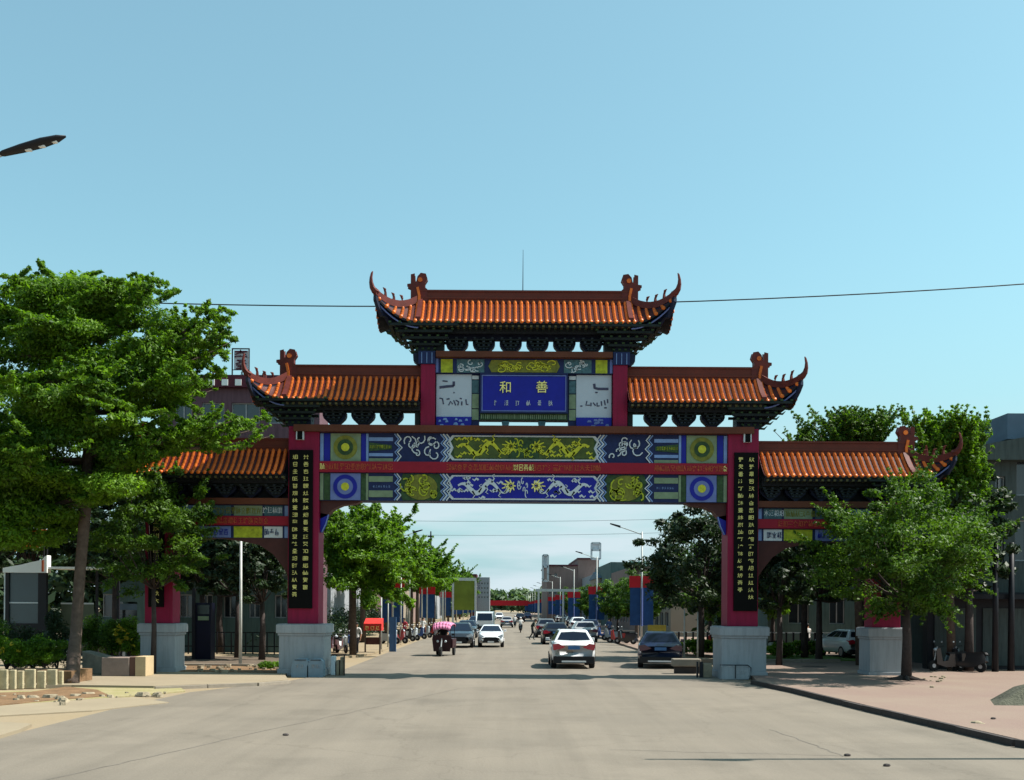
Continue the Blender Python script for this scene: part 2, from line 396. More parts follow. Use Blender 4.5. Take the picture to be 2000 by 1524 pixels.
# round-relief blocks between the zigzags
def squiggle(mb, cx, cz, w, h, s, rnd, n=9, wid=.05, y0=42.09, y1=42.15):
    for j in range(n):
        a0 = rnd.uniform(0, 6.28); x0 = cx + rnd.uniform(-.4, .4) * w; z0 = cz + rnd.uniform(-.34, .34) * h
        q = rnd.uniform(.16, .34); sp = rnd.choice((-1, 1)); pts = []
        for i in range(9):
            t = i / 8; rr = q * (1 - .75 * t)
            px = x0 + rr * w * .55 * math.cos(a0 + sp * t * 5); pz = z0 + rr * h * .9 * math.sin(a0 + sp * t * 5)
            pts.append((px, min(max(pz, cz - h * .47), cz + h * .47)))
        mb.ribbon(pts, wid, y0, y1)
plate([(166, 926), (236, 926), (242, 940), (236, 952), (242, 966), (236, 978), (166, 978), (158, 966), (164, 952), (158, 940)], Y1, Y0, M_dgreen, 'painted_block')
for s in (-1, 1):
    g = MB(); squiggle(g, X(s * 201), Z(875), 1.5, 1.02, s, rg, 11, .045); g.build('relief_scroll', M_white, gate, kind='stuff')
    g = MB().disc((X(s * 201), Z(952)), .5, 42.10, 42.12, 18, sx=1.3); g.build('relief_flower', M_olive, gate, kind='stuff')
    g = MB(); squiggle(g, X(s * 201), Z(952), 1.5, 1.0, s, rg, 14, .06, 42.075, 42.10); g.build('relief_scroll', M_yg, gate, kind='stuff')
# central panels with dragons
def dragon(s, cz, m1, m2, y0, y1):
    g = MB(); pts = []; wd = []
    for i in range(33):
        t = i / 32; x = 128 - 100 * t
        pts.append((XC + s * x * .02, Z(cz) + .30 * math.sin(t * 11.5 + .6) * (.5 + .5 * t if t < .6 else 1 - .4 * t))); wd.append(.06 + .13 * math.sin(math.pi * min(1, t * 1.15)))
    g.ribbon(pts, wd, y0, y1); 
    for k in range(5, 30, 4):
        bx, bz = pts[k]; sg = 1 if k % 8 < 4 else -1
        g.ribbon([(bx, bz), (bx - s * .10, bz - sg * .16), (bx - s * .02, bz - sg * .27), (bx - s * .12, bz - sg * .33)], [.07, .05, .035, .02], y0, y1)
    g.build('dragon_body', m1, gate)
    h = MB(); hx = XC + s * 24 * .02
    for k in range(9):
        a = k * .7; h.ribbon([(hx + .05 * math.cos(a), Z(cz) + .1 + .05 * math.sin(a)), (hx + s * .1 + .28 * math.cos(a), Z(cz) + .08 + .26 * math.sin(a))], [.09, .03], y0, y1)
    h.build('dragon_head', m2, gate)
    c = MB()
    for k in range(15):
        x = rg.uniform(14, 134); zz = cz + rg.choice((-1, 1)) * rg.uniform(3, 20)
        q = [(XC + s * (x + dx) * .02, Z(zz + dz)) for dx, dz in ((0, 0), (4, -3), (8, 1), (12, -2))]
        c.ribbon(q, [.09, .08, .06, .03], y0 + .01, y1)
    c.build('dragon_cloud', m1, gate, kind='stuff')
hexp = lambda a, t, b: [(0, t), (a - 8, t), (a, t + 9), (a - 6, (t + b) / 2), (a, b - 9), (a - 8, b), (0, b)]
plate(hexp(148, 850, 899), 42.125, Y0, M_white, 'panel_border')
plate(hexp(143, 853, 896), 42.11, 42.125, M_dgreen, 'dragon_panel')
plate([(30, 855), (138, 855), (136, 894), (30, 894)], 42.10, 42.11, mat('paint_moss', (.06, .085, .02), .6, .3, 5), 'dragon_ground')
plate(hexp(148, 928, 976), 42.125, Y0, M_white, 'panel_border')
plate(hexp(144, 931, 973), 42.11, 42.125, M_blue, 'dragon_panel')
for s in (-1, 1):
    dragon(s, 876, M_yel, M_yel, 42.07, 42.10)
    dragon(s, 953, M_white, M_gold, 42.08, 42.11)
g = MB(); squiggle(g, XC, Z(952), .5, .8, 1, rg, 6, .035, 42.09, 42.11); g.build('flaming_pearl', M_white, gate, kind='stuff')
g = MB(); squiggle(g, XC, Z(875), .9, .8, 1, rg, 9, .05, 42.085, 42.11); g.build('flaming_pearl', M_yg, gate, kind='stuff')
# reliefs on the red beam
for (a, b, w) in ((0, 15, M_gold), (15, 148, M_relief), (255, 388, M_relief), (388, 398, M_gold)):
    for s in (-1, 1):
        g = MB(); x = a
        while x < b:
            glyph(g, XC + s * (x + 5) * .02, Z(913.5), .19, .24, 41.98, 42.0, rg); x += 10.5
        g.build('relief_frieze', w, gate, kind='stuff')
# spandrels under the main beam and under the wing beams
plate([(399, 979), (318, 979), (330, 984), (356, 987), (374, 995), (386, 1008), (399, 1014)], 42.3, 42.9, M_brown, 'spandrel')
plate([(459, 1053), (600, 1053), (560, 1058), (520, 1066), (492, 1085), (474, 1108), (459, 1132)], 42.4, 42.9, M_brown, 'spandrel')
plate([(690, 1053), (610, 1053), (640, 1058), (662, 1070), (676, 1088), (690, 1112)], 42.4, 42.9, M_brown, 'spandrel')
# wing beams
for (c, d, m, y0) in ((975, 987, M_rust, 42.15), (987, 1010, M_navy, 42.4), (1010, 1028, M_trimred, 42.25), (1028, 1053, M_navy, 42.4)):
    beam(459, 688, c, d, y0, 43.1, m, 'wing_beam', True)
for (c, d, cols) in ((989, 1009, (M_lblue, M_teal, M_sage, M_teal, M_lblue)), (1030, 1052, (M_lblue, M_white, M_yg, M_lilac, M_yg))):
    xs = [(463, 470), (474, 510), (514, 570), (576, 640), (645, 684)]
    for (a, b), m in zip(xs, cols): plate(rect(a, b, c, d), 42.37, 42.4, m, 'painted_square')
for s in (-1, 1):
    for (a, b, py, m) in ((474, 508, 998, M_white), (516, 640, 999, M_olive), (500, 640, 1019, M_relief), (480, 505, 1041, M_navy), (580, 640, 1041, M_blue)):
        g = MB(); x = a
        while x < b: glyph(g, XC + s * (x + 5) * .02, Z(py), .17, .24, (42.22 if py == 1019 else 42.345), (42.25 if py == 1019 else 42.37), rg); x += 10
        g.build('relief_frieze', m, gate, kind='stuff')

# upper storey
beam(-172, 172, 688, 699, 41.85, 43.3, M_rust, 'cap_beam')
beam(-173.5, 173.5, 699, 728, 42.15, 43.0, M_navy, 'painted_beam')
plate(rect(140, 163, 701, 727), Y1, Y0, M_yg, 'painted_square')
plate(rect(78, 132, 701, 727), Y1, Y0, M_teal, 'painted_square')
plate(rect(168, 173, 700, 727), Y1, Y0, M_lilac, 'painted_stripe')
plate([(0, 702), (64, 702), (70, 714), (64, 726), (0, 726)], Y1, Y0, M_olive, 'painted_cartouche')
for s in (-1, 1):
    g = MB(); squiggle(g, X(s * 32), Z(714), 1.2, .5, s, rg, 14, .035, 42.09, 42.12); g.build('relief_scroll', M_yel, gate, kind='stuff')
    g = MB(); squiggle(g, X(s * 104), Z(714), 1.0, .5, s, rg, 12, .03, 42.09, 42.12); g.build('relief_scroll', M_white, gate, kind='stuff')
beam(-173.5, -88, 728, 833, 42.35, 42.8, M_navy, 'backing_wall'); beam(88, 173.5, 728, 833, 42.35, 42.8, M_navy, 'backing_wall')
beam(-88, 88, 728, 818, 42.35, 42.8, M_navy, 'backing_wall')
plate(rect(103, 172, 729, 813), 42.28, 42.35, M_panelw, 'inscribed_panel')
plate([(103, 813), (172, 813), (172, 829), (165, 833), (110, 833), (103, 828)], 42.2, 42.35, M_blue, 'wave_base')
for s in (-1, 1):
    g = MB()
    for k in range(12):
        x = 107 + rg.uniform(0, 58); zz = 815 + rg.uniform(0, 13); w = rg.uniform(4, 10)
        g.prism([(XC + s * (x) * .02, Z(zz + 4)), (XC + s * (x + w * .2) * .02, Z(zz)), (XC + s * (x + w * .8) * .02, Z(zz)), (XC + s * (x + w) * .02, Z(zz + 4))], 42.19 - .001 * k, 42.2)
    g.build('wave_crest', M_lblue if s < 0 else M_lilac, gate, kind='stuff')
    for (c, d, m) in ((731, 738, M_white), (740, 765, M_teal), (767, 795, M_sage), (797, 818, M_sage)):
        plate(rect(89, 102, c, d), 42.3, 42.35, m, 'painted_stripe', mirror=False) if s > 0 else MB().prism([(X(-a), Z(b)) for a, b in rect(89, 102, c, d)], 42.3, 42.35).build('painted_stripe', m, gate)
# marks of the two white inscribed panels
ink = MB()
def strokes(mb, base, L, w=.05, y0=42.265, y1=42.28):
    for pts in L: mb.ribbon([(X(base + a), Z(b)) for a, b in pts], w, y0, y1)
strokes(ink, 0, [[(-166, 755), (-152, 753), (-138, 752)], [(-138, 752), (-138, 743)]], .10)
strokes(ink, 0, [[(-166, 776), (-160, 777), (-158, 788)], [(-152, 778), (-146, 777)], [(-148, 790), (-144, 782), (-140, 788)], [(-138, 780), (-134, 790)], [(-134, 780), (-128, 783), (-130, 790)], [(-126, 776), (-122, 777)], [(-122, 782), (-122, 790)], [(-114, 778), (-113, 788), (-109, 788)], [(-160, 742), (-150, 743)], [(-138, 764), (-137, 766)]])
strokes(ink, 0, [[(138, 746), (139, 754), (146, 756), (166, 756)]], .10)
strokes(ink, 0, [[(111, 790), (115, 790)], [(124, 780), (122, 788), (130, 788)], [(132, 783), (132, 790)], [(136, 783), (141, 789)], [(144, 783), (144, 790), (149, 789)], [(152, 780), (153, 789)], [(158, 778), (160, 788)], [(164, 776), (165, 784)], [(140, 763), (145, 763)], [(158, 793), (163, 793)]])
ink.build('inscription', M_ink, gate, kind='stuff')
# central blue plaque
pb = MB().box(X(-84), X(84), 42.16, 42.35, Z(803), Z(730)).build('name_plaque', M_blue, gate)
f = MB()
for (a, b, c, d) in ((-86, 86, 727, 730), (-86, 86, 803, 806), (-86, -84, 730, 803), (84, 86, 730, 803)): f.box(X(a), X(b), 42.10, 42.36, Z(d), Z(c))
f.build('plaque_frame', M_navy, pb)
f = MB()
for (a, b, c, d) in ((-83, 83, 731, 733), (-83, 83, 800.5, 802.5), (-83, -81, 733, 800.5), (81, 83, 733, 800.5)): f.box(X(a), X(b), 42.13, 42.16, Z(d), Z(c))
f.build('plaque_border', M_lilac, pb)
for ch, off in (('和', -36), ('善', 35)):
    me = textmesh(ch, .50, .025); me.materials.clear(); me.materials.append(mat('gold_letter', (.85, .78, .25), .4, .15, 12))
    o = bpy.data.objects.new('character', me); COL.objects.link(o); o.parent = pb; o.rotation_euler = (R(90), 0, 0)
    o.location = Vector((X(off), 42.13, Z(757 if off < 0 else 756))) - rootloc(pb)
for k in range(6):
    g = MB(); glyph(g, X(-56 + 21.6 * k), Z(786), .15 if k else .08, .2, 42.135, 42.16, rg); g.build('character', M_white, pb)
beam(-86, 86, 806, 818, 42.25, 42.35, M_dgreen, 'fret_band')
g = MB()
for k in range(42): 
    x = -84 + k * 4; g.box(X(x), X(x + rg.uniform(1.2, 2.6)), 42.23, 42.25, Z(816), Z(808))
g.build('fret_bars', M_sage, gate, kind='stuff')
for s in (-1, 1):
    MB().prism([(X(s * 36) - .15, Z(820)), (X(s * 36) + .15, Z(820)), (X(s * 36) + .1, Z(833)), (X(s * 36) - .1, Z(833))], 42.3, 42.7).build('plaque_foot', M_teal, gate)
beam(-1.2, 1.2, 833, 833.5, 42.5, 42.52, M_navy, 'trim_line')
MB().tube([(X(-3), 42.6, Z(567) + .1), (X(-3), 42.6, Z(478))], [.02, .008], 5).build('lightning_rod', M_bnavy, gate)

# dougong brackets
def bracket_mesh(zt, zb, hw):
    mb = MB(); h = zt - zb
    half = [(1, 1), (1, .78), (.9, .6), (.66, .42), (.36, .22), (.14, .08), (.1, 0)]
    poly = [(-a * hw, zb + q * h) for a, q in half] + [(a * hw, zb + q * h) for a, q in reversed(half)]
    mb.prism(poly, -.22, .18)
    for k in range(4):
        z0 = zb + h * (.30 + .19 * k); w = hw * (.34 + .19 * k); d = .27 + .09 * k
        mb.box(-w, w, -d, .2, z0, z0 + h * .08, 1)
        for q in (-1, 0, 1): mb.box(q * w * .86 - .045, q * w * .86 + .045, -d - .05, -d + .06, z0 + h * .08, z0 + h * .17, 2)
    return mb.mesh('bracket', [M_bnavy, M_bdark, mat('bracket_edge', (.022, .035, .05), .6, .4, 5)])
def brackets(offs, pt, pb_, hw, yc=42.6):
    me = bracket_mesh(Z(pt), Z(pb_), hw)
    for q in offs:
        o = bpy.data.objects.new('bracket', me); COL.objects.link(o); o.parent = gate; o.location = (X(q) - XC, yc - 42.6, 0)
def corner_bracket(off, s, zb, zt, xs=1.0):
    h = zt - zb
    core = MB(); core.box(X(off) - .3, X(off) + .3, 42.2, 43.0, zb, zt)
    o = core.build('corner_bracket', M_bnavy, gate)
    for k in range(5):
        z0 = zb + h * (.04 + .19 * k); g = MB(); L = .35 + .24 * k * xs; t = h * .09
        for sx in (-1, 1):
            for sy in (-1, 1):
                if sx != s and sy > 0: continue
                a = math.atan2(sy, sx); dx, dy = math.cos(a), math.sin(a); Ld = L * 1.35
                bx, by = X(off), 42.6
                pts = [(bx + dx * u, by + dy * u) for u in (0, Ld)]
                nx, ny = -dy * .06, dx * .06
                g.add([(pts[0][0] + nx, pts[0][1] + ny, z0), (pts[1][0] + nx, pts[1][1] + ny, z0 + .02), (pts[1][0] - nx, pts[1][1] - ny, z0 + .02), (pts[0][0] - nx, pts[0][1] - ny, z0),
                       (pts[0][0] + nx, pts[0][1] + ny, z0 + t), (pts[1][0] + nx, pts[1][1] + ny, z0 + t * .5), (pts[1][0] - nx, pts[1][1] - ny, z0 + t * .5), (pts[0][0] - nx, pts[0][1] - ny, z0 + t)],
                      [(0, 1, 2, 3), (4, 5, 6, 7), (0, 1, 5, 4), (1, 2, 6, 5), (2, 3, 7, 6), (3, 0, 4, 7)])
        g.box(X(off) - L, X(off) + L, 42.6 - L - .06, 42.6 - L + .06, z0, z0 + t, 1)
        g.box(X(off) + s * L - .06, X(off) + s * L + .06, 42.6 - L, 42.6 + L, z0, z0 + t, 1)
        g.box(X(off) - L, X(off) + L, 42.54, 42.66, z0, z0 + t, 1)
        for q in np.linspace(-L, L, 4 + k): g.box(X(off) + q - .05, X(off) + q + .05, 42.6 - L - .1, 42.6 - L + .02, z0 + t, z0 + t + h * .06, 2)
        # beaked arm ends
        g.tube([(X(off) + s * L, 42.5, z0 + t * .5), (X(off) + s * (L + .22), 42.5, z0 + t * .2), (X(off) + s * (L + .34), 42.5, z0 + t * 1.4)], [.05, .04, .01], 4, 2)
        g.build('bracket_tier', [M_bnavy, M_bdark, M_dgreen], o)
brackets([-132 + 53 * k - .5 for k in range(6)], 660, 691, .44)
beam(-158, 158, 640, 661, 42.3, 42.55, M_bnavy, 'bracket_board'); 
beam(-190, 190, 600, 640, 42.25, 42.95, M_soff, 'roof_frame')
for s in (-1, 1):
    corner_bracket(s * 193, s, Z(688), Z(636))
    beam(s * 158 if s > 0 else -188, 188 if s > 0 else -158, 640, 690, 42.25, 42.95, M_bdark, 'bracket_board')
    brackets([s * (261 + 56.2 * k) for k in range(3)], 804, 834, .46)
    beam(*sorted((s * 205, s * 455)), 782, 804, 42.3, 42.55, M_bdark, 'bracket_board')
    beam(*sorted((s * 204, s * 214)), 804, 833, 42.2, 43.0, M_bdark, 'bracket_board')
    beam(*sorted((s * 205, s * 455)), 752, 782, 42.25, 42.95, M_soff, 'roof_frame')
    corner_bracket(s * 447, s, Z(834), Z(782))
    beam(*sorted((s * 418, s * 447)), 804, 833, 42.25, 42.95, M_bnavy, 'bracket_board')
    brackets([s * (487 + 50 * k) for k in range(5)], 950, 975, .42)
    beam(*sorted((s * 459, s * 735)), 950, 975, 42.75, 42.9, M_soff, 'bracket_board')
    beam(*sorted((s * 459, s * 735)), 928, 950, 42.2, 43.0, M_bdark, 'bracket_board')
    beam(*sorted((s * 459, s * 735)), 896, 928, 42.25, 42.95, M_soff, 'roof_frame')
    corner_bracket(s * 728, s, Z(975), Z(932))

# roofs
prof = lambda t: 1 - (1 - min(t, 1)) ** 1.35
def roof(label, a, b, hl, hr, zr, Hh, D, lift, flare, bandh, yc=42.6, gap=.24):
    def sof(x):
        if x > b and hr is not None: return (x - b) / (hr - b)
        if x < a and hl is not None: return (a - x) / (a - hl)
        return 0.0
    def pt(x, t, sd=-1):
        s = sof(x); return Vector((x, yc + sd * (D + flare * s * s) * t, zr - Hh * prof(t) + lift * s * s))
    def side(s, w, e):
        x0, x1 = (b, hr) if e > 0 else (a, hl)
        return Vector((x0 + s * (x1 - x0), yc + w * s * (D + flare * s * s), zr - Hh * prof(s) + lift * s * s * w * w))
    x0 = hl if hl is not None else a; x1 = hr if hr is not None else b
    xs = sorted(set(list(np.linspace(a, b, 8)) + ([] if hl is None else list(np.linspace(hl, a, 9))) + ([] if hr is None else list(np.linspace(b, hr, 9)))))
    mb = MB(); nt = 7
    def grid(rows, th=.09):
        k = len(mb.v); nr, nc = len(rows), len(rows[0])
        vs = [p for r in rows for p in r]; n = len(vs)
        vs2 = vs + [p - Vector((0, 0, th)) for p in vs]; fs = []; mi = []
        for i in range(nr - 1):
            for j in range(nc - 1):
                q = i * nc + j
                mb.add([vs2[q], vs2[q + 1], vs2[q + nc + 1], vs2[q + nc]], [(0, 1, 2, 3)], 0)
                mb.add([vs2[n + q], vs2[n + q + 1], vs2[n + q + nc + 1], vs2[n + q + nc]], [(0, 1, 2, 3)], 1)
        for i in range(nr - 1):
            q = i * nc + nc - 1
            mb.add([vs2[q], vs2[q + nc], vs2[n + q + nc], vs2[n + q]], [(0, 1, 2, 3)], 1)
    for sd in (-1, 1):
        grid([[pt(x, sof(x) + (1 - sof(x)) * j / nt, sd) for j in range(nt + 1)] for x in xs])
    for e, hh in ((-1, hl), (1, hr)):
        if hh is None: continue
        grid([[side(max(.001, i / 8), w, e) for i in range(9)] for w in np.linspace(-1, 1, 9)])
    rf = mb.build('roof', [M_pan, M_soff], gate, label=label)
    # cylindrical tile ribs
    def rib(P3, r=.062, cap=True, mbx=None):
        m = mbx or MB(); vs = []; nn = 5; rads = [r] * len(P3)
        if mbx is None and len(P3) >= 5:      # overlapping barrel tiles with a lip at each joint
            Q = []; rads = []; k_ = 8
            for i in range(k_):
                for f, rr_ in ((0, .93), (.97, 1.13)):
                    u_ = min((i + f) / k_ * (len(P3) - 1), len(P3) - 1.0001); a_ = int(u_); Q.append(P3[a_].lerp(P3[a_ + 1], u_ - a_)); rads.append(r * rr_)
            P3 = Q
        for i, p in enumerate(P3):
            r = rads[i]
            d = (P3[min(i + 1, len(P3) - 1)] - P3[max(i - 1, 0)]).normalized()
            w = d.cross(Vector((0, 0, 1))).normalized(); u = w.cross(d).normalized()
            if u.z < 0: u = -u
            for k in range(nn):
                t = math.pi * k / (nn - 1); vs.append(p + w * math.cos(t) * r + u * (math.sin(t) * r * 1.15))
        fs = [(i * nn + k, i * nn + k + 1, (i + 1) * nn + k + 1, (i + 1) * nn + k) for i in range(len(P3) - 1) for k in range(nn - 1)]
        fs.append(tuple(range((len(P3) - 1) * nn, len(P3) * nn)))
        m.add(vs, fs)
        if cap:
            p = P3[-1]; d = (P3[-1] - P3[-3]).normalized(); dn = Vector((d.x, d.y, 0)).normalized(); w = dn.cross(Vector((0, 0, 1)))
            r = .064; c = p + Vector((0, 0, .005)); ring = [c + (w * math.cos(q * math.pi / 4) + Vector((0, 0, math.sin(q * math.pi / 4)))) * (r * 1.18) for q in range(8)]
            m.add([q - dn * .04 for q in ring] + [q + dn * .03 for q in ring], [tuple(range(8, 16))] + [(i, (i + 1) % 8, 8 + (i + 1) % 8, 8 + i) for i in range(8)])
        return m
    n = int(round((b - a) / gap)); xsr = [a + (b - a) * (i + .5) / n for i in range(n)]
    me = None
    rnd2 = random.Random(int(a * 10))
    for x in xsr:
        if me is None:
            m0 = rib([pt(0 if hl is None and hr is None else x, t) - Vector((x, 0, 0)) for t in np.linspace(.03, 1, 7)])
            me = m0.mesh('tile_rib', M_rib, Vector((0, 0, 0)), True)
        o = bpy.data.objects.new('tile_rib', me); COL.objects.link(o); o.parent = rf; rl = rootloc(rf)
        o.location = (x - rl.x, -rl.y, -rl.z + rnd2.uniform(-.004, .004))
    back = MB()
    for x in xsr: rib([pt(x, t, 1) for t in np.linspace(.03, 1, 5)], mbx=back)
    for e, hh in ((-1, hl), (1, hr)):
        if hh is None: continue
        x_a, x_b = (b, hr) if e > 0 else (a, hl); m = int(abs(x_b - x_a) / gap)
        for i in range(m):
            x = x_a + (x_b - x_a) * (i + .4) / m; s0 = sof(x)
            if s0 > .93: continue
            rib([pt(x, t) for t in np.linspace(s0 + .02, 1, 5)]).build('tile_rib', M_rib, rf, smooth=True)
            rib([pt(x, t, 1) for t in np.linspace(s0 + .02, 1, 5)], mbx=back)
        for c in np.arange(-D + .15, D - .1, gap):
            s0 = abs(c) / D + .03
            if s0 > .93: continue
            rib([side(s, c / (s * D), e) if s * D > abs(c) else side(s, math.copysign(1, c), e) for s in np.linspace(s0, 1, 5)], mbx=back)
    back.build('rear_tile_ribs', M_rib, rf, kind='stuff', smooth=True)
    # ridge
    g = MB(); e0 = .02
    g.box(a - e0, b + e0, yc - .13, yc + .13, zr - .15, zr + bandh - .07); g.box(a - e0, b + e0, yc - .17, yc + .17, zr + bandh - .07, zr + bandh); g.box(a, b, yc - .17, yc + .17, zr - .02, zr + .05)
    g.build('ridge', M_ridge, rf)
    # rafter ends and eave board
    g = MB()
    xx = a + .12
    while xx < b:
        for q, (dy, dz) in enumerate(((.05, -.20), (.45, -.26))):
            p = pt(xx, 1); g.box(xx - .045, xx + .045, p.y + dy, p.y + dy + .3, p.z + dz, p.z + dz + .08, q % 2)
        xx += .235
    g.build('rafter_ends', [mat('rafter_tip', (.085, .075, .03), .6, .5, 9), M_bdark], rf, kind='stuff')
    p = pt(a, 1)
    g = MB().box(a, b, p.y + .12, p.y + .2, p.z - .2, p.z - .07); g.box(a, b, p.y + .5, p.y + .6, p.z - .34, p.z + .02)
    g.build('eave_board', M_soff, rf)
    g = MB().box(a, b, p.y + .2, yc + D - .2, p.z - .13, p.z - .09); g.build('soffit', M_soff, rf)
    # hips
    for e, hh in ((-1, hl), (1, hr)):
        if hh is None: continue
        x_a, x_b = (b, hr) if e > 0 else (a, hl)
        for sd in (-1, 1):
            hip = lambda s: Vector((x_a + s * (x_b - x_a), yc + sd * (D + flare * s * s) * s, zr - Hh * prof(s) + lift * s * s))
            g = MB(); ss = np.linspace(.12, 1, 10)
            dirn = Vector((x_b - x_a, sd * D, 0)).normalized(); nn = Vector((-dirn.y, dirn.x, 0))
            vs = []
            for s in ss:
                c = hip(s); hgt = .26 - .05 * s
                vs += [c + nn * .10 - Vector((0, 0, .03)), c - nn * .10 - Vector((0, 0, .03)), c - nn * .10 + Vector((0, 0, hgt)), c + nn * .10 + Vector((0, 0, hgt))]
            fs = [(0, 1, 2, 3), tuple(4 * 9 + q for q in (0, 1, 2, 3))]
            for i in range(9):
                for q in range(4): fs.append((4 * i + q, 4 * i + (q + 1) % 4, 4 * i + 4 + (q + 1) % 4, 4 * i + 4 + q))
            g.add(vs, fs)
            tp = hip(1)
            g.tube([tp + dirn * q + Vector((0, 0, zz)) for q, zz in ((-.12, .06), (.02, .12), (.12, .24), (.17, .42), (.17, .6), (.13, .78), (.1, .84))], [.13, .12, .10, .075, .055, .04, .02], 6)
            g.build('hip_ridge', M_ridgedk, rf)
            for k, s in enumerate((.42, .60, .78)):
                c = hip(s) + Vector((0, 0, .2)); h2 = .22 + .06 * k; g = MB()
                g.tube([c, c + Vector((0, 0, h2 * .6)), c + dirn * .05 + Vector((0, 0, h2)), c + dirn * .12 + Vector((0, 0, h2 * 1.1))], [.075, .05, .045, .015], 5)
                g.ball(tuple(c + dirn * .03 + Vector((0, 0, h2 * .92))), .055, n=6, m=4)
                g.build('ridge_beast', M_ridgedk, rf)
            # corner beam with scalloped underside
            g = MB(); top = []; bot = []
            for s, dn2 in ((.35, .75), (.5, .78), (.58, .62), (.68, .72), (.78, .50), (.87, .55), (.95, .34), (1.0, .16)):
                c = hip(s); top.append(c - Vector((0, 0, .06))); bot.append(c - Vector((0, 0, .06 + dn2)))
            for i in range(len(top) - 1):
                g.add([top[i] + nn * .1, top[i + 1] + nn * .1, bot[i + 1] + nn * .1, bot[i] + nn * .1, top[i] - nn * .1, top[i + 1] - nn * .1, bot[i + 1] - nn * .1, bot[i] - nn * .1],
                      [(0, 1, 2, 3), (7, 6, 5, 4), (3, 2, 6, 7), (0, 1, 5, 4), (1, 2, 6, 5)])
            g.build('corner_beam', M_bnavy, rf)
            if sd < 0:
                g = MB(); pts = [pt(x_a + (x_b - x_a) * s, 1) - Vector((0, .0, .2 + .04 * (1 - s))) + Vector((0, .06, 0)) for s in np.linspace(.0, .95, 9)]
                g.tube(pts, .028, 4); g.build('eave_trim', M_lilac, rf)
    # closed dark soffit between the flared eaves and the wall
    # dragon-tail ornament at free ridge ends
    for e, hh in ((-1, hl), (1, hr)):
        if hh is None: continue
        xe = b if e > 0 else a
        sil = [(.42, -.25), (.42, .40), (.56, .46), (.56, .54), (.42, .56), (.42, .92), (.30, .95), (.28, .60), (.20, .66), (.16, .85), (.04, .98), (-.14, .95), (-.20, .76), (-.10, .60), (-.10, .42), (-.20, .34), (-.20, -.1)]
        MB().prism([(xe + e * (u - .05), zr + v) for u, v in sil], yc - .16, yc + .16).build('ridge_ornament', M_ridgedk, rf, bevel=.02)
        g = MB().disc((xe + e * .02, zr + .72), .09, yc - .2, yc + .2, 10); g.build('ornament_eye', M_rib, rf)
        g = MB(); g.ribbon([(xe + e * .12, zr + .42), (xe + e * .05, zr + .1), (xe + e * .06, zr - .25)], .1, yc - .22, yc + .22); g.build('ornament_strip', M_rib, rf)
        # descending ridge down the front slope at the ridge end
        for sd in (-1, 1):
            g = MB(); P3 = [pt(xe, t, sd) for t in np.linspace(.05, .97, 8)]
            for i in range(7):
                p, q = P3[i], P3[i + 1]
                g.add([p + Vector((-.09, 0, 0)), p + Vector((.09, 0, 0)), q + Vector((.09, 0, 0)), q + Vector((-.09, 0, 0)), p + Vector((-.09, 0, .2)), p + Vector((.09, 0, .2)), q + Vector((.09, 0, .17)), q + Vector((-.09, 0, .17))],
                      [(0, 1, 2, 3), (4, 5, 6, 7), (0, 1, 5, 4), (1, 2, 6, 5), (2, 3, 7, 6), (3, 0, 4, 7)])
            g.build('descending_ridge', M_ridgedk, rf)
    return rf
roof('topmost orange tiled roof with both ends swept up', XC - 4.1, XC + 4.1, XC - 5.72, XC + 5.72, 14.9, 1.22, 1.35, .92, .35, .33)
roof('middle roof over the left side of the main beam', XC - 9.25, XC - 4.05, XC - 10.6, None, 11.87, 1.18, 1.25, .8, .3, .38)
roof('middle roof over the right side of the main beam', XC + 4.05, XC + 9.25, None, XC + 10.6, 11.87, 1.18, 1.25, .8, .3, .38)
roof('lowest roof over the left side passage', XC - 15.05, XC - 9.28, XC - 16.5, None, 8.98, 1.14, 1.25, .8, .3, .36)
roof('lowest roof over the right side passage', XC + 9.28, XC + 15.05, None, XC + 16.5, 8.98, 1.14, 1.25, .8, .3, .36)
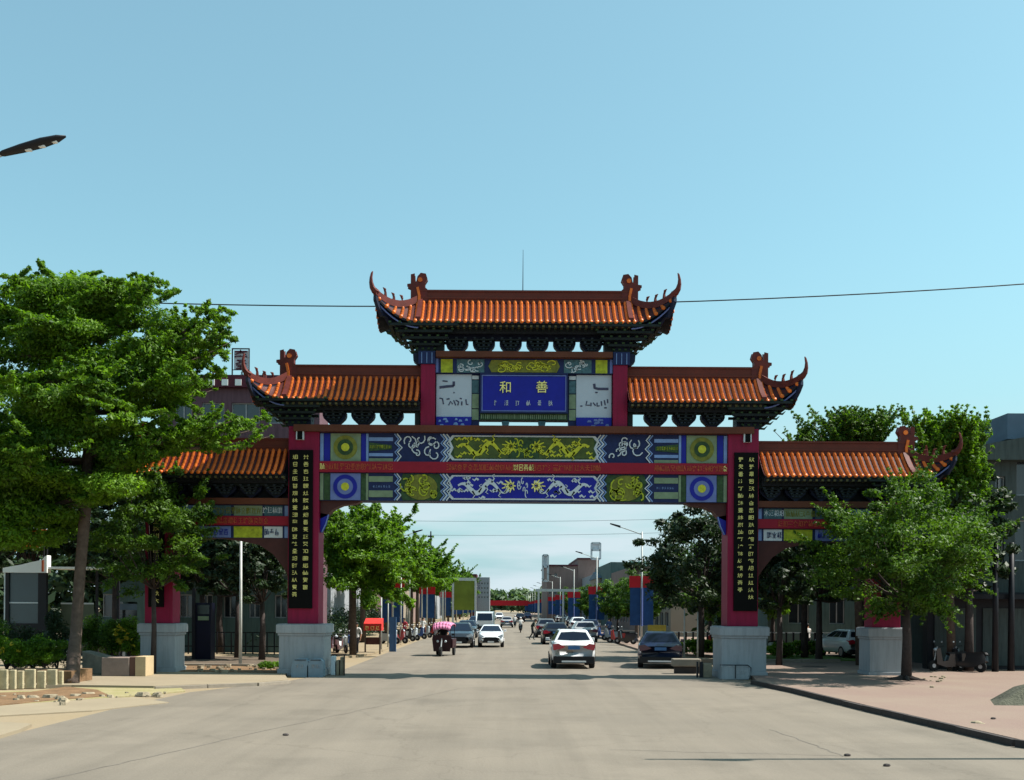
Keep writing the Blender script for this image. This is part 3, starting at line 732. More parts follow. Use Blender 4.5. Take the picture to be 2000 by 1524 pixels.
# ------------------------------------------------------------------ the ground, road, pavements
M_road = mat('road_concrete', (.212, .180, .143), .85, .08, .22, bump=.15, bscale=14, col2=(.170, .146, .118), detail=10)
def road_wear(m):
    n = m.node_tree.nodes; l = m.node_tree.links; b = n['Principled BSDF']; src = b.inputs['Base Color'].links[0].from_socket
    tc = n.new('ShaderNodeTexCoord')
    def layer(scale_v, sc, lo, hi, amt, src, col=(0, 0, 0, 1), blend='MULTIPLY'):
        mp = n.new('ShaderNodeMapping'); mp.inputs['Scale'].default_value = scale_v; l.new(tc.outputs['Object'], mp.inputs[0])
        nz = n.new('ShaderNodeTexNoise'); nz.inputs['Scale'].default_value = sc; nz.inputs['Detail'].default_value = 8; nz.inputs['Roughness'].default_value = .65; l.new(mp.outputs[0], nz.inputs['Vector'])
        r = n.new('ShaderNodeMapRange'); r.inputs[1].default_value = lo; r.inputs[2].default_value = hi; r.inputs[3].default_value = 1; r.inputs[4].default_value = 1 - amt; l.new(nz.outputs['Fac'], r.inputs[0])
        mx = n.new('ShaderNodeMix'); mx.data_type = 'RGBA'; mx.blend_type = 'MULTIPLY'; mx.inputs[0].default_value = 1; l.new(src, mx.inputs[6]); l.new(r.outputs[0], mx.inputs[7]); return mx.outputs[2]
    o = layer((1.0, .04, 1), .9, .42, .7, .17, src)        # wheel tracks along the street
    o = layer((.3, .3, .3), 1.0, .5, .66, .15, o)         # broad stains
    o = layer((1, 1, 1), 38, .35, .75, .3, o)             # aggregate
    vo = n.new('ShaderNodeTexVoronoi'); vo.feature = 'DISTANCE_TO_EDGE'; vo.inputs['Scale'].default_value = .16
    wv = n.new('ShaderNodeTexNoise'); wv.inputs['Scale'].default_value = 1.4; wv.inputs['Detail'].default_value = 6; l.new(tc.outputs['Object'], wv.inputs['Vector'])
    av = n.new('ShaderNodeVectorMath'); av.operation = 'MULTIPLY_ADD'; av.inputs[1].default_value = (1.3, 1.3, 0); l.new(wv.outputs['Color'], av.inputs[0]); l.new(tc.outputs['Object'], av.inputs[2]); l.new(av.outputs[0], vo.inputs['Vector'])
    r = n.new('ShaderNodeMapRange'); r.inputs[1].default_value = 0; r.inputs[2].default_value = .006; r.inputs[3].default_value = .86; r.inputs[4].default_value = 1; l.new(vo.outputs['Distance'], r.inputs[0])
    mx = n.new('ShaderNodeMix'); mx.data_type = 'RGBA'; mx.blend_type = 'MULTIPLY'; mx.inputs[0].default_value = 1; l.new(o, mx.inputs[6]); l.new(r.outputs[0], mx.inputs[7]); l.new(mx.outputs[2], b.inputs['Base Color'])
road_wear(M_road)
M_sand = mat('dusty_ground', (.235, .18, .11), .95, .1, .35, bump=.4, bscale=5, col2=(.24, .19, .13), detail=9)
M_pink = mat('pink_paving', (.185, .125, .105), .9, .1, .35, bump=.25, bscale=12, col2=(.21, .16, .125), detail=8)
M_kerb = mat('kerb_concrete', (.24, .205, .165), .9, .15, 1.5, bump=.2)
M_kerbd = mat('kerb_shade_dark_stone', (.05, .042, .04), .85, .2, 2, bump=.2)  # shade of the kerb face put into the colour; also plain dark stone
M_soil = mat('soil', (.16, .095, .05), .95, .3, 2, bump=.6)
M_verge = mat('dry_verge', (.22, .20, .08), .95, .3, 1.5, bump=.5, col2=(.30, .25, .15))
M_rock = mat('rubble_stone', (.26, .215, .15), .9, .25, 4, bump=.4)
M_slab = mat('pale_slab', (.24, .195, .135), .9, .08, .6, bump=.15)
M_grass = mat('grass_green', (.09, .15, .03), .95, .4, 3, bump=.8)

MB().box(-900, 900, -60, 1500, -1.0, -.012).build('ground', M_sand, kind='structure')
def gpoly(pts, z=0.0): return [tuple(GP(a, b, z))[:2] for a, b in pts]
# road: widens towards the camera, straight street beyond the gate
roadp = gpoly([(560, 1331), (372, 1352), (250, 1378), (0, 1440)]) + [(-14.5, 14), (-14, -20), (14, -20)] + gpoly([(2000, 1452), (1885, 1424), (1700, 1382), (1560, 1348), (1478, 1332)]) + [(8.6, 42), (8.6, 700), (-6.9, 700), (-6.9, 44)]
MB().prismz(roadp, -.3, 0.0).build('road', M_road, kind='structure')
# right hand pavement, a real step above the road
zr_ = .13
rk = gpoly([(1478, 1330), (1560, 1346), (1700, 1379), (1885, 1420), (2000, 1446)], zr_) + [(15.5, 12), (16, -20)]
MB().prismz(rk + [(60, -20), (60, 52), (10.4, 52), (9.5, 41.0)], -.2, zr_).build('right_pavement', M_pink, kind='structure')
kroot = thing('kerb', 'stone kerb coloured dark for its shaded face, running along the pink pavement on the right of the road', 'kerb', (*rk[0], 0))
rnk = random.Random(5)
def kerbline(pts, root, m, h=.15, w=.14, seg=1.0, skip=(), base=0):
    acc = []
    for (a, b) in zip(pts[:-1], pts[1:]):
        a = Vector((a[0], a[1], 0)); b = Vector((b[0], b[1], 0)); L = (b - a).length; n = max(1, int(L / seg)); d = (b - a) / n
        for i in range(n): acc.append((a + d * i, a + d * (i + .985)))
    for i, (a, b) in enumerate(acc):
        if i in skip: continue
        d = (b - a).normalized(); nn = Vector((-d.y, d.x, 0)) * w; dz = rnk.uniform(-.008, .008)
        MB().prismz([tuple(a)[:2], tuple(b)[:2], tuple(b + nn)[:2], tuple(a + nn)[:2]], -.1, base + h + dz).build('kerb_stone', m, root, bevel=.008)
kerbline([(p[0] - .1, p[1]) for p in rk[:6]], kroot, M_kerbd, .15, -.13, 1.2, skip=(17,))
# broken stones in the gap of the kerb
for k, (px, py, r) in enumerate(((1898, 1419, .12), (1907, 1421, .16), (1916, 1422, .13), (1924, 1424, .1))):
    p = GP(px, py, .03); MB().ball(tuple(p + Vector((0, 0, r * .4))), (r, r * .8, r * .6), n=6, m=4).build('broken_stone', M_rock, kroot)
# left pavement
zl = .10
MB().prismz(gpoly([(563, 1328), (500, 1333), (300, 1340), (140, 1338), (-600, 1346)], zl) + [(-60, 50), (-8.6, 50), (-8.4, 41.2)], -.2, zl).build('left_pavement', M_slab, kind='structure')
MB().prismz(gpoly([(-300, 1352), (60, 1350), (170, 1338), (350, 1342), (362, 1350), (250, 1360), (60, 1374), (-300, 1390)], .02), -.1, .03).build('verge', M_verge, kind='structure')
MB().prismz(gpoly([(-300, 1362), (60, 1352), (130, 1342), (190, 1348), (215, 1360), (110, 1368), (0, 1378), (-300, 1390)], .03), -.1, .045).build('soil_bed', M_soil, kind='structure')
MB().prismz(gpoly([(-400, 1372), (120, 1366), (260, 1362), (330, 1372), (180, 1388), (0, 1398), (-400, 1420)], .02), -.1, .022).build('pale_slab', M_slab, kind='structure')
MB().prismz(gpoly([(-100, 1418), (20, 1414), (62, 1417), (40, 1428), (0, 1440), (-200, 1450)], .03), -.1, .07).build('broken_slab', M_slab, kind='structure')
# pavements beyond the gate
MB().prismz([(8.62, 62), (8.62, 600), (40, 600), (40, 52.02), (13, 52.02), (12, 60)], -.1, .12).build('far_right_pavement', M_pink, kind='structure')
MB().prismz([(-7.4, 60), (-7.4, 600), (-40, 600), (-40, 50.02), (-10, 50.02)], -.1, .10).build('far_left_pavement', M_sand, kind='structure')
k2 = thing('kerb', 'low pale kerb of the parking bay behind the dark blue car', 'kerb', (8, 53, 0))
kerbline([(8.7, 52.2), (16.5, 52.6)], k2, M_kerb, .26, .5, 1.6)
k3 = thing('kerb', 'kerb stones of the left pavement in front of the gate', 'kerb', tuple(GP(563, 1328, 0)))
kerbline(gpoly([(563, 1329), (500, 1334), (300, 1341)], zl), k3, M_kerb, .11, .12, 1.3)
MB().prismz([(11.2, 54), (30, 54), (30, 60), (11.8, 60)], 0, .16).build('lawn', M_grass, kind='structure')

# sealed joints in the concrete; last strip paints the lamp post's shadow line
M_joint_shadow = mat('joint_tar_shadow', (.125, .11, .095), .9, .3, 3)
for (a, b, w_) in (((1505, 1425), (1652, 1478), .03), ((90, 1524), (480, 1436), .035), ((480, 1436), (900, 1345), .03), ((1190, 1465), (1655, 1477), .02)):
    A, B = GP(*a), GP(*b); d = (B - A).normalized(); q = Vector((-d.y, d.x, 0)) * w_ * .5; nseg = 14; pj = []
    rj = random.Random(a[0]); mid_ = [A.lerp(B, i / nseg) + Vector((rj.uniform(-.05, .05), rj.uniform(-.05, .05), 0)) for i in range(nseg + 1)]
    jm = MB()
    for i in range(nseg): jm.add([mid_[i] + q, mid_[i + 1] + q, mid_[i + 1] - q, mid_[i] - q], [(0, 1, 2, 3)])
    jm.v = [(x, y, .004) for x, y, z in jm.v]; jm.build('road_joint_shadow', M_joint_shadow, kind='structure')
MB().prismz(gpoly([(352, 1312), (540, 1315), (548, 1305), (440, 1301), (356, 1301)], .1), 0, .118).build('rubble_bed', M_soil, kind='structure')
MB().prismz(gpoly([(350, 1299), (552, 1301), (556, 1284), (346, 1281)], .1), 0, .112).build('brown_strip', mat('strip_brown', (.10, .075, .055), .95, .3, 1.5, bump=.5), kind='structure')  # dark brown strip of ground behind the thin kerb
rs3 = random.Random(31); lst = thing('rubble_heap', 'low heap of broken stones between the two left pillars', 'rubble', tuple(GP(440, 1308, .1)))
for k in range(46):
    px = rs3.uniform(356, 545); p = GP(px, rs3.uniform(1301, 1314), .115); r = rs3.choice((.05, .08, .11, .18)); ro = rs3.uniform(0, 1.2)
    MB().add([(p.x + (r if z < .1 else r * .7) * rs3.uniform(.7, 1.6) * math.cos(a + ro), p.y + (r if z < .1 else r * .7) * math.sin(a + ro), z) for z in (.1, .12 + r * rs3.uniform(.3, .8)) for a in (0.2, 1.5, 2.7, 3.9, 5.2)],
             [(5, 6, 7, 8, 9)] + [(i, (i + 1) % 5, 5 + (i + 1) % 5, 5 + i) for i in range(5)]).build('broken_stone', M_rock, lst)
k4 = thing('kerb', 'thin pale kerb line across the left side passage', 'kerb', tuple(GP(450, 1300, .1)))
kerbline(gpoly([(548, 1302), (352, 1300)], .1), k4, M_kerb, .09, .16, 1.1, base=.1)
# loose rubble on the left
rs = random.Random(11)
for k in range(34):
    px = rs.uniform(120, 330) if k < 20 else rs.uniform(0, 130); py = rs.uniform(1352, 1368) if k < 20 else rs.uniform(1356, 1378)
    p = GP(px, py, .04); r = rs.choice((.04, .06, .08, .1, .17)) * rs.uniform(.8, 1.3); f1 = rs.uniform(.2, .6); ro = rs.uniform(0, 1.2)
    MB().add([(p.x + (r if z < 0 else r * .7) * rs.uniform(.6, 1.6) * math.cos(a + ro), p.y + (r if z < 0 else r * .7) * rs.uniform(.6, 1.1) * math.sin(a + ro), p.z + z) for z in (-.03, r * f1) for a in (0.2, 1.5, 2.7, 3.9, 5.2)],
             [(5, 6, 7, 8, 9)] + [(i, (i + 1) % 5, 5 + (i + 1) % 5, 5 + i) for i in range(5)]).build('stone', M_rock, label='broken pale stone lying in the rubble strip left of the road', cat='stone', group='rubble along the left verge')
# cracks and bits on the road
for k, (px, py) in enumerate(((558, 1437), (1732, 1497), (1655, 1477), (1940, 1405))):
    p = GP(px, py, .0 if k < 3 else .13); r = .05
    MB().ball((p.x, p.y, p.z + .02), (.07, .05, .03), n=6, m=4).build('pebble', M_kerbd, label=('small dark clod on the road in the left foreground', 'small dark clod on the road in the right foreground', 'small dark clod on the shadow line across the road', 'small dark clod on the pink pavement near the kerb gap')[k], cat='stone')

# ------------------------------------------------------------------ trees
def leaves(name, m, parent, centers, radii, counts, size, seed=0, flat=.6, drop=0.0):
    """leaf quads spread in many ellipsoids; centers in world coords"""
    rng = np.random.default_rng(seed); off = rootloc(parent)
    C = np.array(centers, dtype=float) - np.array(off); Rr = np.array(radii, dtype=float)
    if Rr.ndim == 1: Rr = np.stack([Rr, Rr, Rr * .7], 1)
    cnt = np.array(counts if hasattr(counts, '__len__') else [counts] * len(C))
    idx = np.repeat(np.arange(len(C)), cnt); n = len(idx)
    d = rng.normal(size=(n, 3)); d /= np.linalg.norm(d, axis=1)[:, None]
    r = rng.random(n) ** (1 / 2.2)
    p = C[idx] + d * r[:, None] * Rr[idx]
    nrm = d * .6 + rng.normal(size=(n, 3)) * .6; nrm[:, 2] += flat; nrm /= np.linalg.norm(nrm, axis=1)[:, None]
    t = np.cross(nrm, rng.normal(size=(n, 3))); t /= np.linalg.norm(t, axis=1)[:, None]; t[:, 2] -= drop
    b = np.cross(nrm, t)
    s = size * (.45 + 1.0 * rng.random(n) ** 1.5)[:, None]
    V = np.empty((n, 4, 3)); V[:, 0] = p - t * s; V[:, 1] = p + b * s * .42; V[:, 2] = p + t * s; V[:, 3] = p - b * s * .42
    me = bpy.data.meshes.new(name)
    me.vertices.add(n * 4); me.vertices.foreach_set('co', V.ravel())
    me.loops.add(n * 4); me.loops.foreach_set('vertex_index', np.arange(n * 4, dtype=np.int32))
    me.polygons.add(n); me.polygons.foreach_set('loop_start', np.arange(0, n * 4, 4, dtype=np.int32)); me.polygons.foreach_set('loop_total', np.full(n, 4, dtype=np.int32))
    crnd = rng.random(len(C))
    at = me.attributes.new('rnd', 'FLOAT', 'FACE'); at.data.foreach_set('value', (.55 * crnd[idx] + .45 * rng.random(n)).astype(np.float32))
    me.materials.append(m); me.update(); me.validate()
    o = bpy.data.objects.new(name, me); COL.objects.link(o)
    if parent is not None: o.parent = parent
    return o

L_bright = leafmat('leaf_bright', (.012, .050, .005), (.155, .285, .014), .43)
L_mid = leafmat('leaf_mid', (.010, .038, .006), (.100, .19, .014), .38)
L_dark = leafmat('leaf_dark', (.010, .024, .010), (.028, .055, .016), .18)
L_far_haze = leafmat('leaf_far_haze', (.05, .09, .045), (.10, .15, .06), .25)  # distance haze put into the leaf colour
L_yel = leafmat('leaf_yellow', (.35, .30, .02), (.5, .38, .03), .3)
M_bark = mat('bark', (.085, .062, .050), .9, .3, 6, bump=.5, bscale=30)
M_barkd = mat('bark_dark', (.05, .038, .035), .9, .3, 6, bump=.5, bscale=30)

def curve(a, b, sag, n=8):
    a = Vector(a); b = Vector(b)
    return [a.lerp(b, t) + Vector((0, 0, sag * 4 * t * (1 - t))) for t in [i / (n - 1) for i in range(n)]]

def spray_tree(label, base, trunk_pts, tr, tips, group=None, m=None, bark=None, seed=1, leaf=.13, dens=1.0, w=.9, side=5, extra=(), sprays=0, keep=None):
    """tree with long spreading limbs carrying layered foliage; tips are (start_fraction, tip, width)"""
    m = m or L_bright; bark = bark or M_bark
    rnd = random.Random(seed); t = thing('spreading_tree', label, 'tree', base, group)
    MB().tube(trunk_pts, tr, 9).build('trunk', bark, t, smooth=True)
    C = []; RR = []; N = []; lim = MB()
    tp = [Vector(q) for q in trunk_pts]
    def trunk_at(f):
        f = f * (len(tp) - 1); i = min(int(f), len(tp) - 2); return tp[i].lerp(tp[i + 1], f - i)
    for (f, tip, ww) in tips:
        a = trunk_at(f); tip = Vector(tip); L = (tip - a).length
        pts = curve(a, tip, -.06 * L, 10)
        lim.tube(pts, [max(.012, .045 * (L ** .6) * (1 - .93 * i / 9)) for i in range(10)], 5)
        def put(pts, r0, r1, n):
            for i, p in enumerate(pts):
                q = i / max(1, len(pts) - 1); r = r0 + (r1 - r0) * q
                j = Vector((rnd.gauss(0, .25) * r, rnd.gauss(0, .25) * r, rnd.gauss(0, .12) * r))
                C.append(p + j); RR.append((r, r, r * rnd.uniform(.32, .55))); N.append(int(n * dens * (.03 + .55 * min(r, .5) + r * r * 1.1)))
        put(pts[3:], ww * w, .07, 190)
        for k in range(side):
            q = rnd.uniform(.3, .9); p0 = pts[int(q * 9)]
            d = (tip - a).normalized(); ang = rnd.choice((-1, 1)) * rnd.uniform(.4, 1.1)
            d2 = Vector((d.x * math.cos(ang) - d.y * math.sin(ang), d.x * math.sin(ang) + d.y * math.cos(ang), d.z + rnd.uniform(-.1, .35))).normalized()
            l2 = L * rnd.uniform(.18, .42) * (1.15 - q * .6)
            sp = curve(p0, p0 + d2 * l2, -.05 * l2, 5); lim.tube(sp, [.03, .024, .018, .012, .006], 4)
            put(sp[1:], ww * w * .62, .06, 150)
            for e_ in range(2):
                q0 = sp[rnd.choice((2, 3))]; d3 = (d2 + Vector((rnd.gauss(0, .5), rnd.gauss(0, .5), rnd.uniform(0, .5)))).normalized(); put(curve(q0, q0 + d3 * l2 * .45, 0, 5)[1:], ww * w * .22, .04, 90)
    rsp = random.Random(seed + 5)
    for k in range(sprays):
        j = rsp.randrange(len(C)); a = rsp.uniform(0, 6.283); L = rsp.uniform(.6, 1.5); d = Vector((math.cos(a), math.sin(a), rsp.uniform(.2, 1.1) + (.6 if keep else 0))).normalized(); c0 = Vector(C[j])
        if keep and not inside(c0 + d * L, keep): continue
        for q in range(6): C.append(c0 + d * L * (q + 1) / 6); RR.append((.16 - .02 * q, .16 - .02 * q, .11 - .012 * q)); N.append(int((26 - 3 * q) * min(1.5, dens)))
    for (c, r, n) in extra: C.append(Vector(c)); RR.append(r); N.append(int(n * dens))
    lim.build('limbs', bark, t, smooth=True)
    leaves('crown', m, t, [tuple(c) for c in C], RR, N, leaf, seed)
    return t

def round_tree(label, base, height, cr, cz, tr, group=None, m=None, bark=None, seed=1, leaf=.11, clumps=90, per=170, name='round_tree', lean=(0, 0), cat='tree', sprays=0):
    m = m or L_mid; bark = bark or M_barkd; rnd = random.Random(seed)
    t = thing(name, label, cat, base, group); b = Vector(base)
    c = b + Vector((lean[0], lean[1], height - cz))
    fork = b.lerp(c, .62)
    g = MB().tube([b, b.lerp(fork, .5) + Vector((tr * .3, 0, 0)), fork], [tr * 1.25, tr, tr * .8], 8)
    g.build('trunk', bark, t, smooth=True)
    lim = MB(); C = []; RR = []; N = []
    for k in range(clumps):
        u = rnd.uniform(-1, 1); a = rnd.uniform(0, 6.283); q = math.sqrt(1 - u * u); f = rnd.uniform(.35, 1.0) ** .6
        bul = 1 + .16 * math.sin(3 * a + seed) * q + .1 * math.sin(5 * u + seed * 2) + .06 * math.sin(7 * a + 3 * u)
        p = c + Vector((cr * q * math.cos(a) * f * bul, cr * q * math.sin(a) * f * bul, cz * u * f * bul))
        r = cr * rnd.choice((.08, .12, .16, .2, .24)) * (1.0 if f < .95 else .8)
        if f > .9 and rnd.random() < .5: p = c + (p - c) * rnd.uniform(1.0, 1.09)
        C.append(p); RR.append((r * 1.25, r * 1.25, r * rnd.uniform(.55, .85))); N.append(int(per * rnd.uniform(.6, 1.3)))
        if k % 5 == 0:
            lim.tube(curve(fork, p, -.1 * (p - fork).length, 5), [tr * .45, tr * .32, tr * .2, tr * .12, .01], 4)
    for k in range(sprays):
        p = C[rnd.randrange(clumps)]; d = ((p - c).normalized() + Vector((rnd.gauss(0, .4), rnd.gauss(0, .4), rnd.uniform(-.1, .7)))).normalized(); L = cr * rnd.uniform(.15, .34)
        if (p - c).length < cr * .55: continue
        for q in range(6): C.append(p + d * L * (q + 1) / 5); RR.append((.15 - .018 * q, .15 - .018 * q, .11 - .012 * q)); N.append(24 - 3 * q)
    lim.build('limbs', bark, t, smooth=True)
    leaves('crown', m, t, [tuple(q) for q in C], RR, N, leaf, seed)
    return t

# the big spreading tree in the left foreground
YT = 37.8
tb = GP(140, 1338, .04)
def tipat(px, py, dy): return tuple(P(px, py, YT + dy))
trunk = [tb, P(148, 1240, YT), P(156, 1120, YT), P(166, 1000, YT + .1), P(172, 880, YT + .1), P(170, 760, YT), P(160, 660, YT), P(150, 600, YT)]
tips = [(1, tipat(78, 515, 0), .35), (1, tipat(30, 545, -.5), .8), (1, tipat(150, 545, 1.2), .9), (.95, tipat(290, 547, .3), .45), (.98, tipat(215, 560, -1.2), .8),
        (.85, tipat(240, 600, 1.5), 1.0), (.88, tipat(325, 605, -.6), .55), (.8, tipat(432, 608, .4), .62), (.78, tipat(400, 640, -1.4), .8), (.75, tipat(430, 690, 1.2), .7), (.72, tipat(462, 662, 0), .16),
        (.9, tipat(-60, 580, 1), 1.1), (.9, tipat(40, 600, 2.5), 1.1), (.9, tipat(60, 620, -2.5), 1.1), (.8, tipat(-120, 650, -1), 1.2), (.75, tipat(-160, 720, .5), 1.3),
        (.7, tipat(380, 740, -2), 1.0), (.66, tipat(420, 760, 1), .9), (.6, tipat(532, 852, -.6), .5), (.59, tipat(500, 838, .2), .6), (.8, tipat(300, 548, -.8), .4), (.78, tipat(438, 602, -.5), .45), (.74, tipat(448, 640, -1), .4), (.7, tipat(440, 720, .6), .5), (.6, tipat(500, 815, .7), .5), (.58, tipat(470, 815, -1.5), .6), (.56, tipat(430, 800, 1.5), .8), (.52, tipat(385, 850, -.7), .6), (.5, tipat(320, 850, -2), .7), (.5, tipat(320, 840, 2), .8),
        (.6, tipat(-150, 800, -1), 1.3), (.55, tipat(-140, 880, 1), 1.3), (.55, tipat(-60, 850, -2.5), 1.3), (.5, tipat(-130, 960, -1), 1.2), (.5, tipat(0, 930, 2.4), 1.3), (.5, tipat(40, 900, -3), 1.2),
        (.47, tipat(-80, 1010, 0), 1.0), (.46, tipat(30, 1020, -1.5), .9), (.46, tipat(200, 960, -2.2), .7), (.45, tipat(205, 930, 1.6), .7), (.48, tipat(120, 960, 3), 1.1), (.7, tipat(180, 740, -3.2), 1.4), (.7, tipat(120, 760, 3.4), 1.4), (.6, tipat(250, 800, -3), 1.0), (.62, tipat(60, 760, -3.2), 1.3), (.45, tipat(90, 1060, 1.5), .8)]
rr = random.Random(2)
core = [((P(rr.uniform(-80, 240), rr.uniform(720, 960), YT + rr.uniform(-2.4, 2.4))), (1.15, 1.15, .42), 800) for k in range(36)]
for k in range(66):
    py = rr.uniform(560, 760); hw_ = 95 + (py - 560) * .95; core.append((P(155 + rr.uniform(-1, 1) * hw_, py, YT + rr.uniform(-2, 2) * (py - 480) / 280), (.9, .9, rr.uniform(.3, .6)), 560))
for k in range(16): core.append((P(rr.uniform(-120, 90), rr.uniform(900, 1060), YT + rr.uniform(-2, 2)), (1.1, 1.1, .5), 800))
def inside(c, kind):
    px = VX + c.x * F / c.y; py = VY - (c.z - H) * F / c.y
    if kind == 'big':
        top = 520 if px < 90 else 535 if px < 300 else 545 + (px - 300) * .42
        return py > top and (px < 445 or (px < 530 and 800 < py < 870)) and not (px > 230 and py > 850)
    return px < 1940 and py > 788 and px > 1500
for k in range(420):      # thin upswept sprays breaking the outline
    c0 = core[rr.randrange(len(core))][0] if k % 3 else Vector(tips[rr.randrange(len(tips))][1]); a = rr.uniform(0, 6.283); L = rr.uniform(.7, 1.7)
    c0 = Vector(c0) + Vector((rr.gauss(0, .5), rr.gauss(0, .5), rr.gauss(0, .15))); d = Vector((math.cos(a), math.sin(a) * .8, rr.uniform(.05, .65))).normalized(); L *= .85
    if not inside(c0 + d * L * 1.1, 'big'): continue
    for q in range(6): core.append((c0 + d * L * (q + 1) / 6 * 1.1, (.17 - .022 * q, .17 - .022 * q, .11 - .012 * q), 34 - 4 * q))
spray_tree('big spreading green tree with a thick bare trunk at the left kerb, tallest of all', tuple(tb), trunk, [.25, .20, .19, .20, .18, .14, .09, .05], tips, m=L_bright, seed=4, leaf=.078, dens=2.1, side=7, extra=core)

# slim round tree right of it, in front of the left outer pillar
bt = GP(299, 1315, .1)
round_tree('slim-trunked round tree in front of the left outer pillar', tuple(bt), P(310, 935, bt.y).z, 2.05, 2.35, .10, m=L_mid, seed=8, leaf=.075, clumps=115, per=300, sprays=120)
# round tree in front of the right outer pillar
bt = GP(1770, 1328, .13)
round_tree('leafy round tree in front of the right outer pillar', tuple(bt), P(1770, 945, bt.y).z, 3.2, 2.45, .17, m=L_mid, seed=13, leaf=.08, clumps=165, per=300, sprays=210, lean=(-.1, 0))
# tufted trees rising behind the lowest right roof
def tuft(label, base, cx, cz_, tipspx, Y, seed, m, wf=1.0):
    a = P(cx, cz_, Y); t = []
    for (px, py, w) in tipspx: t.append((1, tuple(P(px, py, Y + random.Random(px).uniform(-1.2, 1.2))), w * wf))
    return spray_tree(label, base, [Vector(base), Vector(base).lerp(a, .5), a], [.2, .16, .1], t, m=m, seed=seed, leaf=.075, dens=1.6, w=.42, side=7, sprays=420, keep='tuft')
Yb = 45.8
tuft('feathery light green tree rising behind the right end of the lowest right roof', (P(1860, 1188, Yb).x, Yb, 0), 1850, 960,
     [(1780, 795, .5), (1805, 800, .6), (1840, 815, .8), (1872, 790, .5), (1890, 792, .4), (1925, 812, .5), (1900, 830, .8), (1912, 845, .6), (1940, 872, .5), (1935, 920, .7), (1790, 850, .9), (1820, 850, 1.), (1860, 850, 1.), (1880, 880, 1.), (1810, 900, 1.), (1930, 970, .8), (1770, 930, .8), (1900, 990, .8), (1840, 930, 1.), (1830, 870, 1.2), (1880, 900, 1.2), (1905, 930, 1.2), (1800, 870, 1.), (1855, 820, .9), (1950, 900, .4), (1925, 850, .5)], Yb, 21, L_bright, 1.25)
tuft('loose branched tree showing over the middle of the lowest right roof', (P(1680, 1188, 50).x, 50, 0), 1670, 960,
     [(1648, 797, .35), (1745, 792, .3), (1705, 800, .4), (1590, 824, .3), (1622, 830, .5), (1675, 825, .6), (1730, 838, .5), (1560, 838, .22), (1650, 860, .8), (1720, 870, .8), (1600, 870, .6), (1530, 846, .15), (1512, 842, .2), (1690, 850, .7), (1640, 830, .4), (1660, 810, .3), (1725, 815, .3)], 50, 22, L_mid, .9)

# street trees beyond the gate
ordn = ['first', 'second', 'third', 'fourth', 'fifth', 'sixth', 'seventh', 'eighth', 'ninth', 'tenth', 'eleventh', 'twelfth', 'thirteenth', 'fourteenth', 'fifteenth', 'sixteenth', 'seventeenth', 'eighteenth']
YL = 58.0
bl = P(690, 1188, YL); bl.z = .1
tl = [bl, Vector((bl.x, YL, 3)), Vector((bl.x + .1, YL, 6.2))]
tps = [(1, tuple(P(a, b, YL + dy)), w * 1.1) for a, b, dy, w in ((740, 985, 0, .9), (700, 985, 1, 1.0), (655, 1000, -1, .9), (760, 1010, -1.5, .9), (780, 1030, 1, .8), (800, 1052, 0, .7), (810, 1075, -1, .7), (790, 1085, 1.5, .9), (640, 1040, -2, 1.), (625, 1080, 0, 1.), (720, 1040, -3, 1.1), (680, 1060, -3, 1.1), (760, 1090, -2.5, 1.), (800, 1120, 1, .8), (812, 1150, 0, .7), (800, 1180, 1, .6), (770, 1185, -1, .7), (770, 1130, -1, .9), (700, 1120, -3, 1.), (650, 1130, -2.5, 1.), (730, 1150, -1.5, .8), (690, 1160, -2.4, .7), (610, 1000, 2, 1), (590, 1060, 1, 1.), (745, 1060, -2, 1.3), (770, 1100, -2, 1.2), (700, 1090, -3.2, 1.3), (660, 1140, -3, 1.2), (720, 1180, -2, .9), (755, 1160, -1, 1.))]
spray_tree('bright layered street tree just beyond the gate left of the road', tuple(bl), tl, [.2, .16, .1], tps, group='street trees left of the road', m=L_bright, seed=31, leaf=.10, dens=1.25, w=1.0, side=5, sprays=130)
protoL = None
Ls = [(70, -11.2, 1.0), (79, -11.6, 1.05), (90, -11.0, .95), (101, -11.5, 1.0), (113, -11, 1.05), (126, -11.4, 1.0), (140, -11, 1.05), (156, -11.4, 1.0), (174, -11, 1.1), (194, -11.3, 1.0), (218, -11, 1.1), (246, -11.4, 1.1)]
for i, (Y, x, s) in enumerate(Ls):
    if protoL is None:
        rp = random.Random(41); tp_ = []
        for k in range(22):
            a = rp.uniform(0, 6.28); e = rp.uniform(-.15, .75); q = rp.uniform(2.3, 3.9)
            tp_.append((1, (q * math.cos(a) * math.cos(e * .8), q * math.sin(a) * math.cos(e * .8), 4.6 + q * math.sin(e) * 1.15), .85))
        protoL = spray_tree('x', (0, 0, 0), [Vector((0, 0, 0)), Vector((.05, 0, 2)), Vector((0, 0, 4.2))], [.17, .14, .1], tp_, m=L_bright, seed=42, leaf=.13, dens=.75, w=1.1, side=4, sprays=50)
        o = protoL
    else: o = copy_tree(protoL)
    s *= 1.28; o.location = (x + 1.2, Y, .1); o.rotation_euler = (0, 0, i * 1.7); o.scale = (s, s, s * .98)
    props(o, '%s street tree in the green row behind the bright layered one, left of the road' % ordn[i], 'tree', 'street trees left of the road')
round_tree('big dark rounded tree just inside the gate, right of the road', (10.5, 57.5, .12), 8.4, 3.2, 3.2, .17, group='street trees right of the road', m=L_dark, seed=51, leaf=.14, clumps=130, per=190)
protoR = None
Rs = [(67, 12.8, 1.0), (66, 16.5, 1.1), (86, 11.6, .85), (97, 12, .8), (109, 11.5, .85), (122, 12, .8), (138, 11.6, .85), (156, 12, .8), (176, 11.6, .9), (200, 12, .9), (230, 11.6, 1.0)]
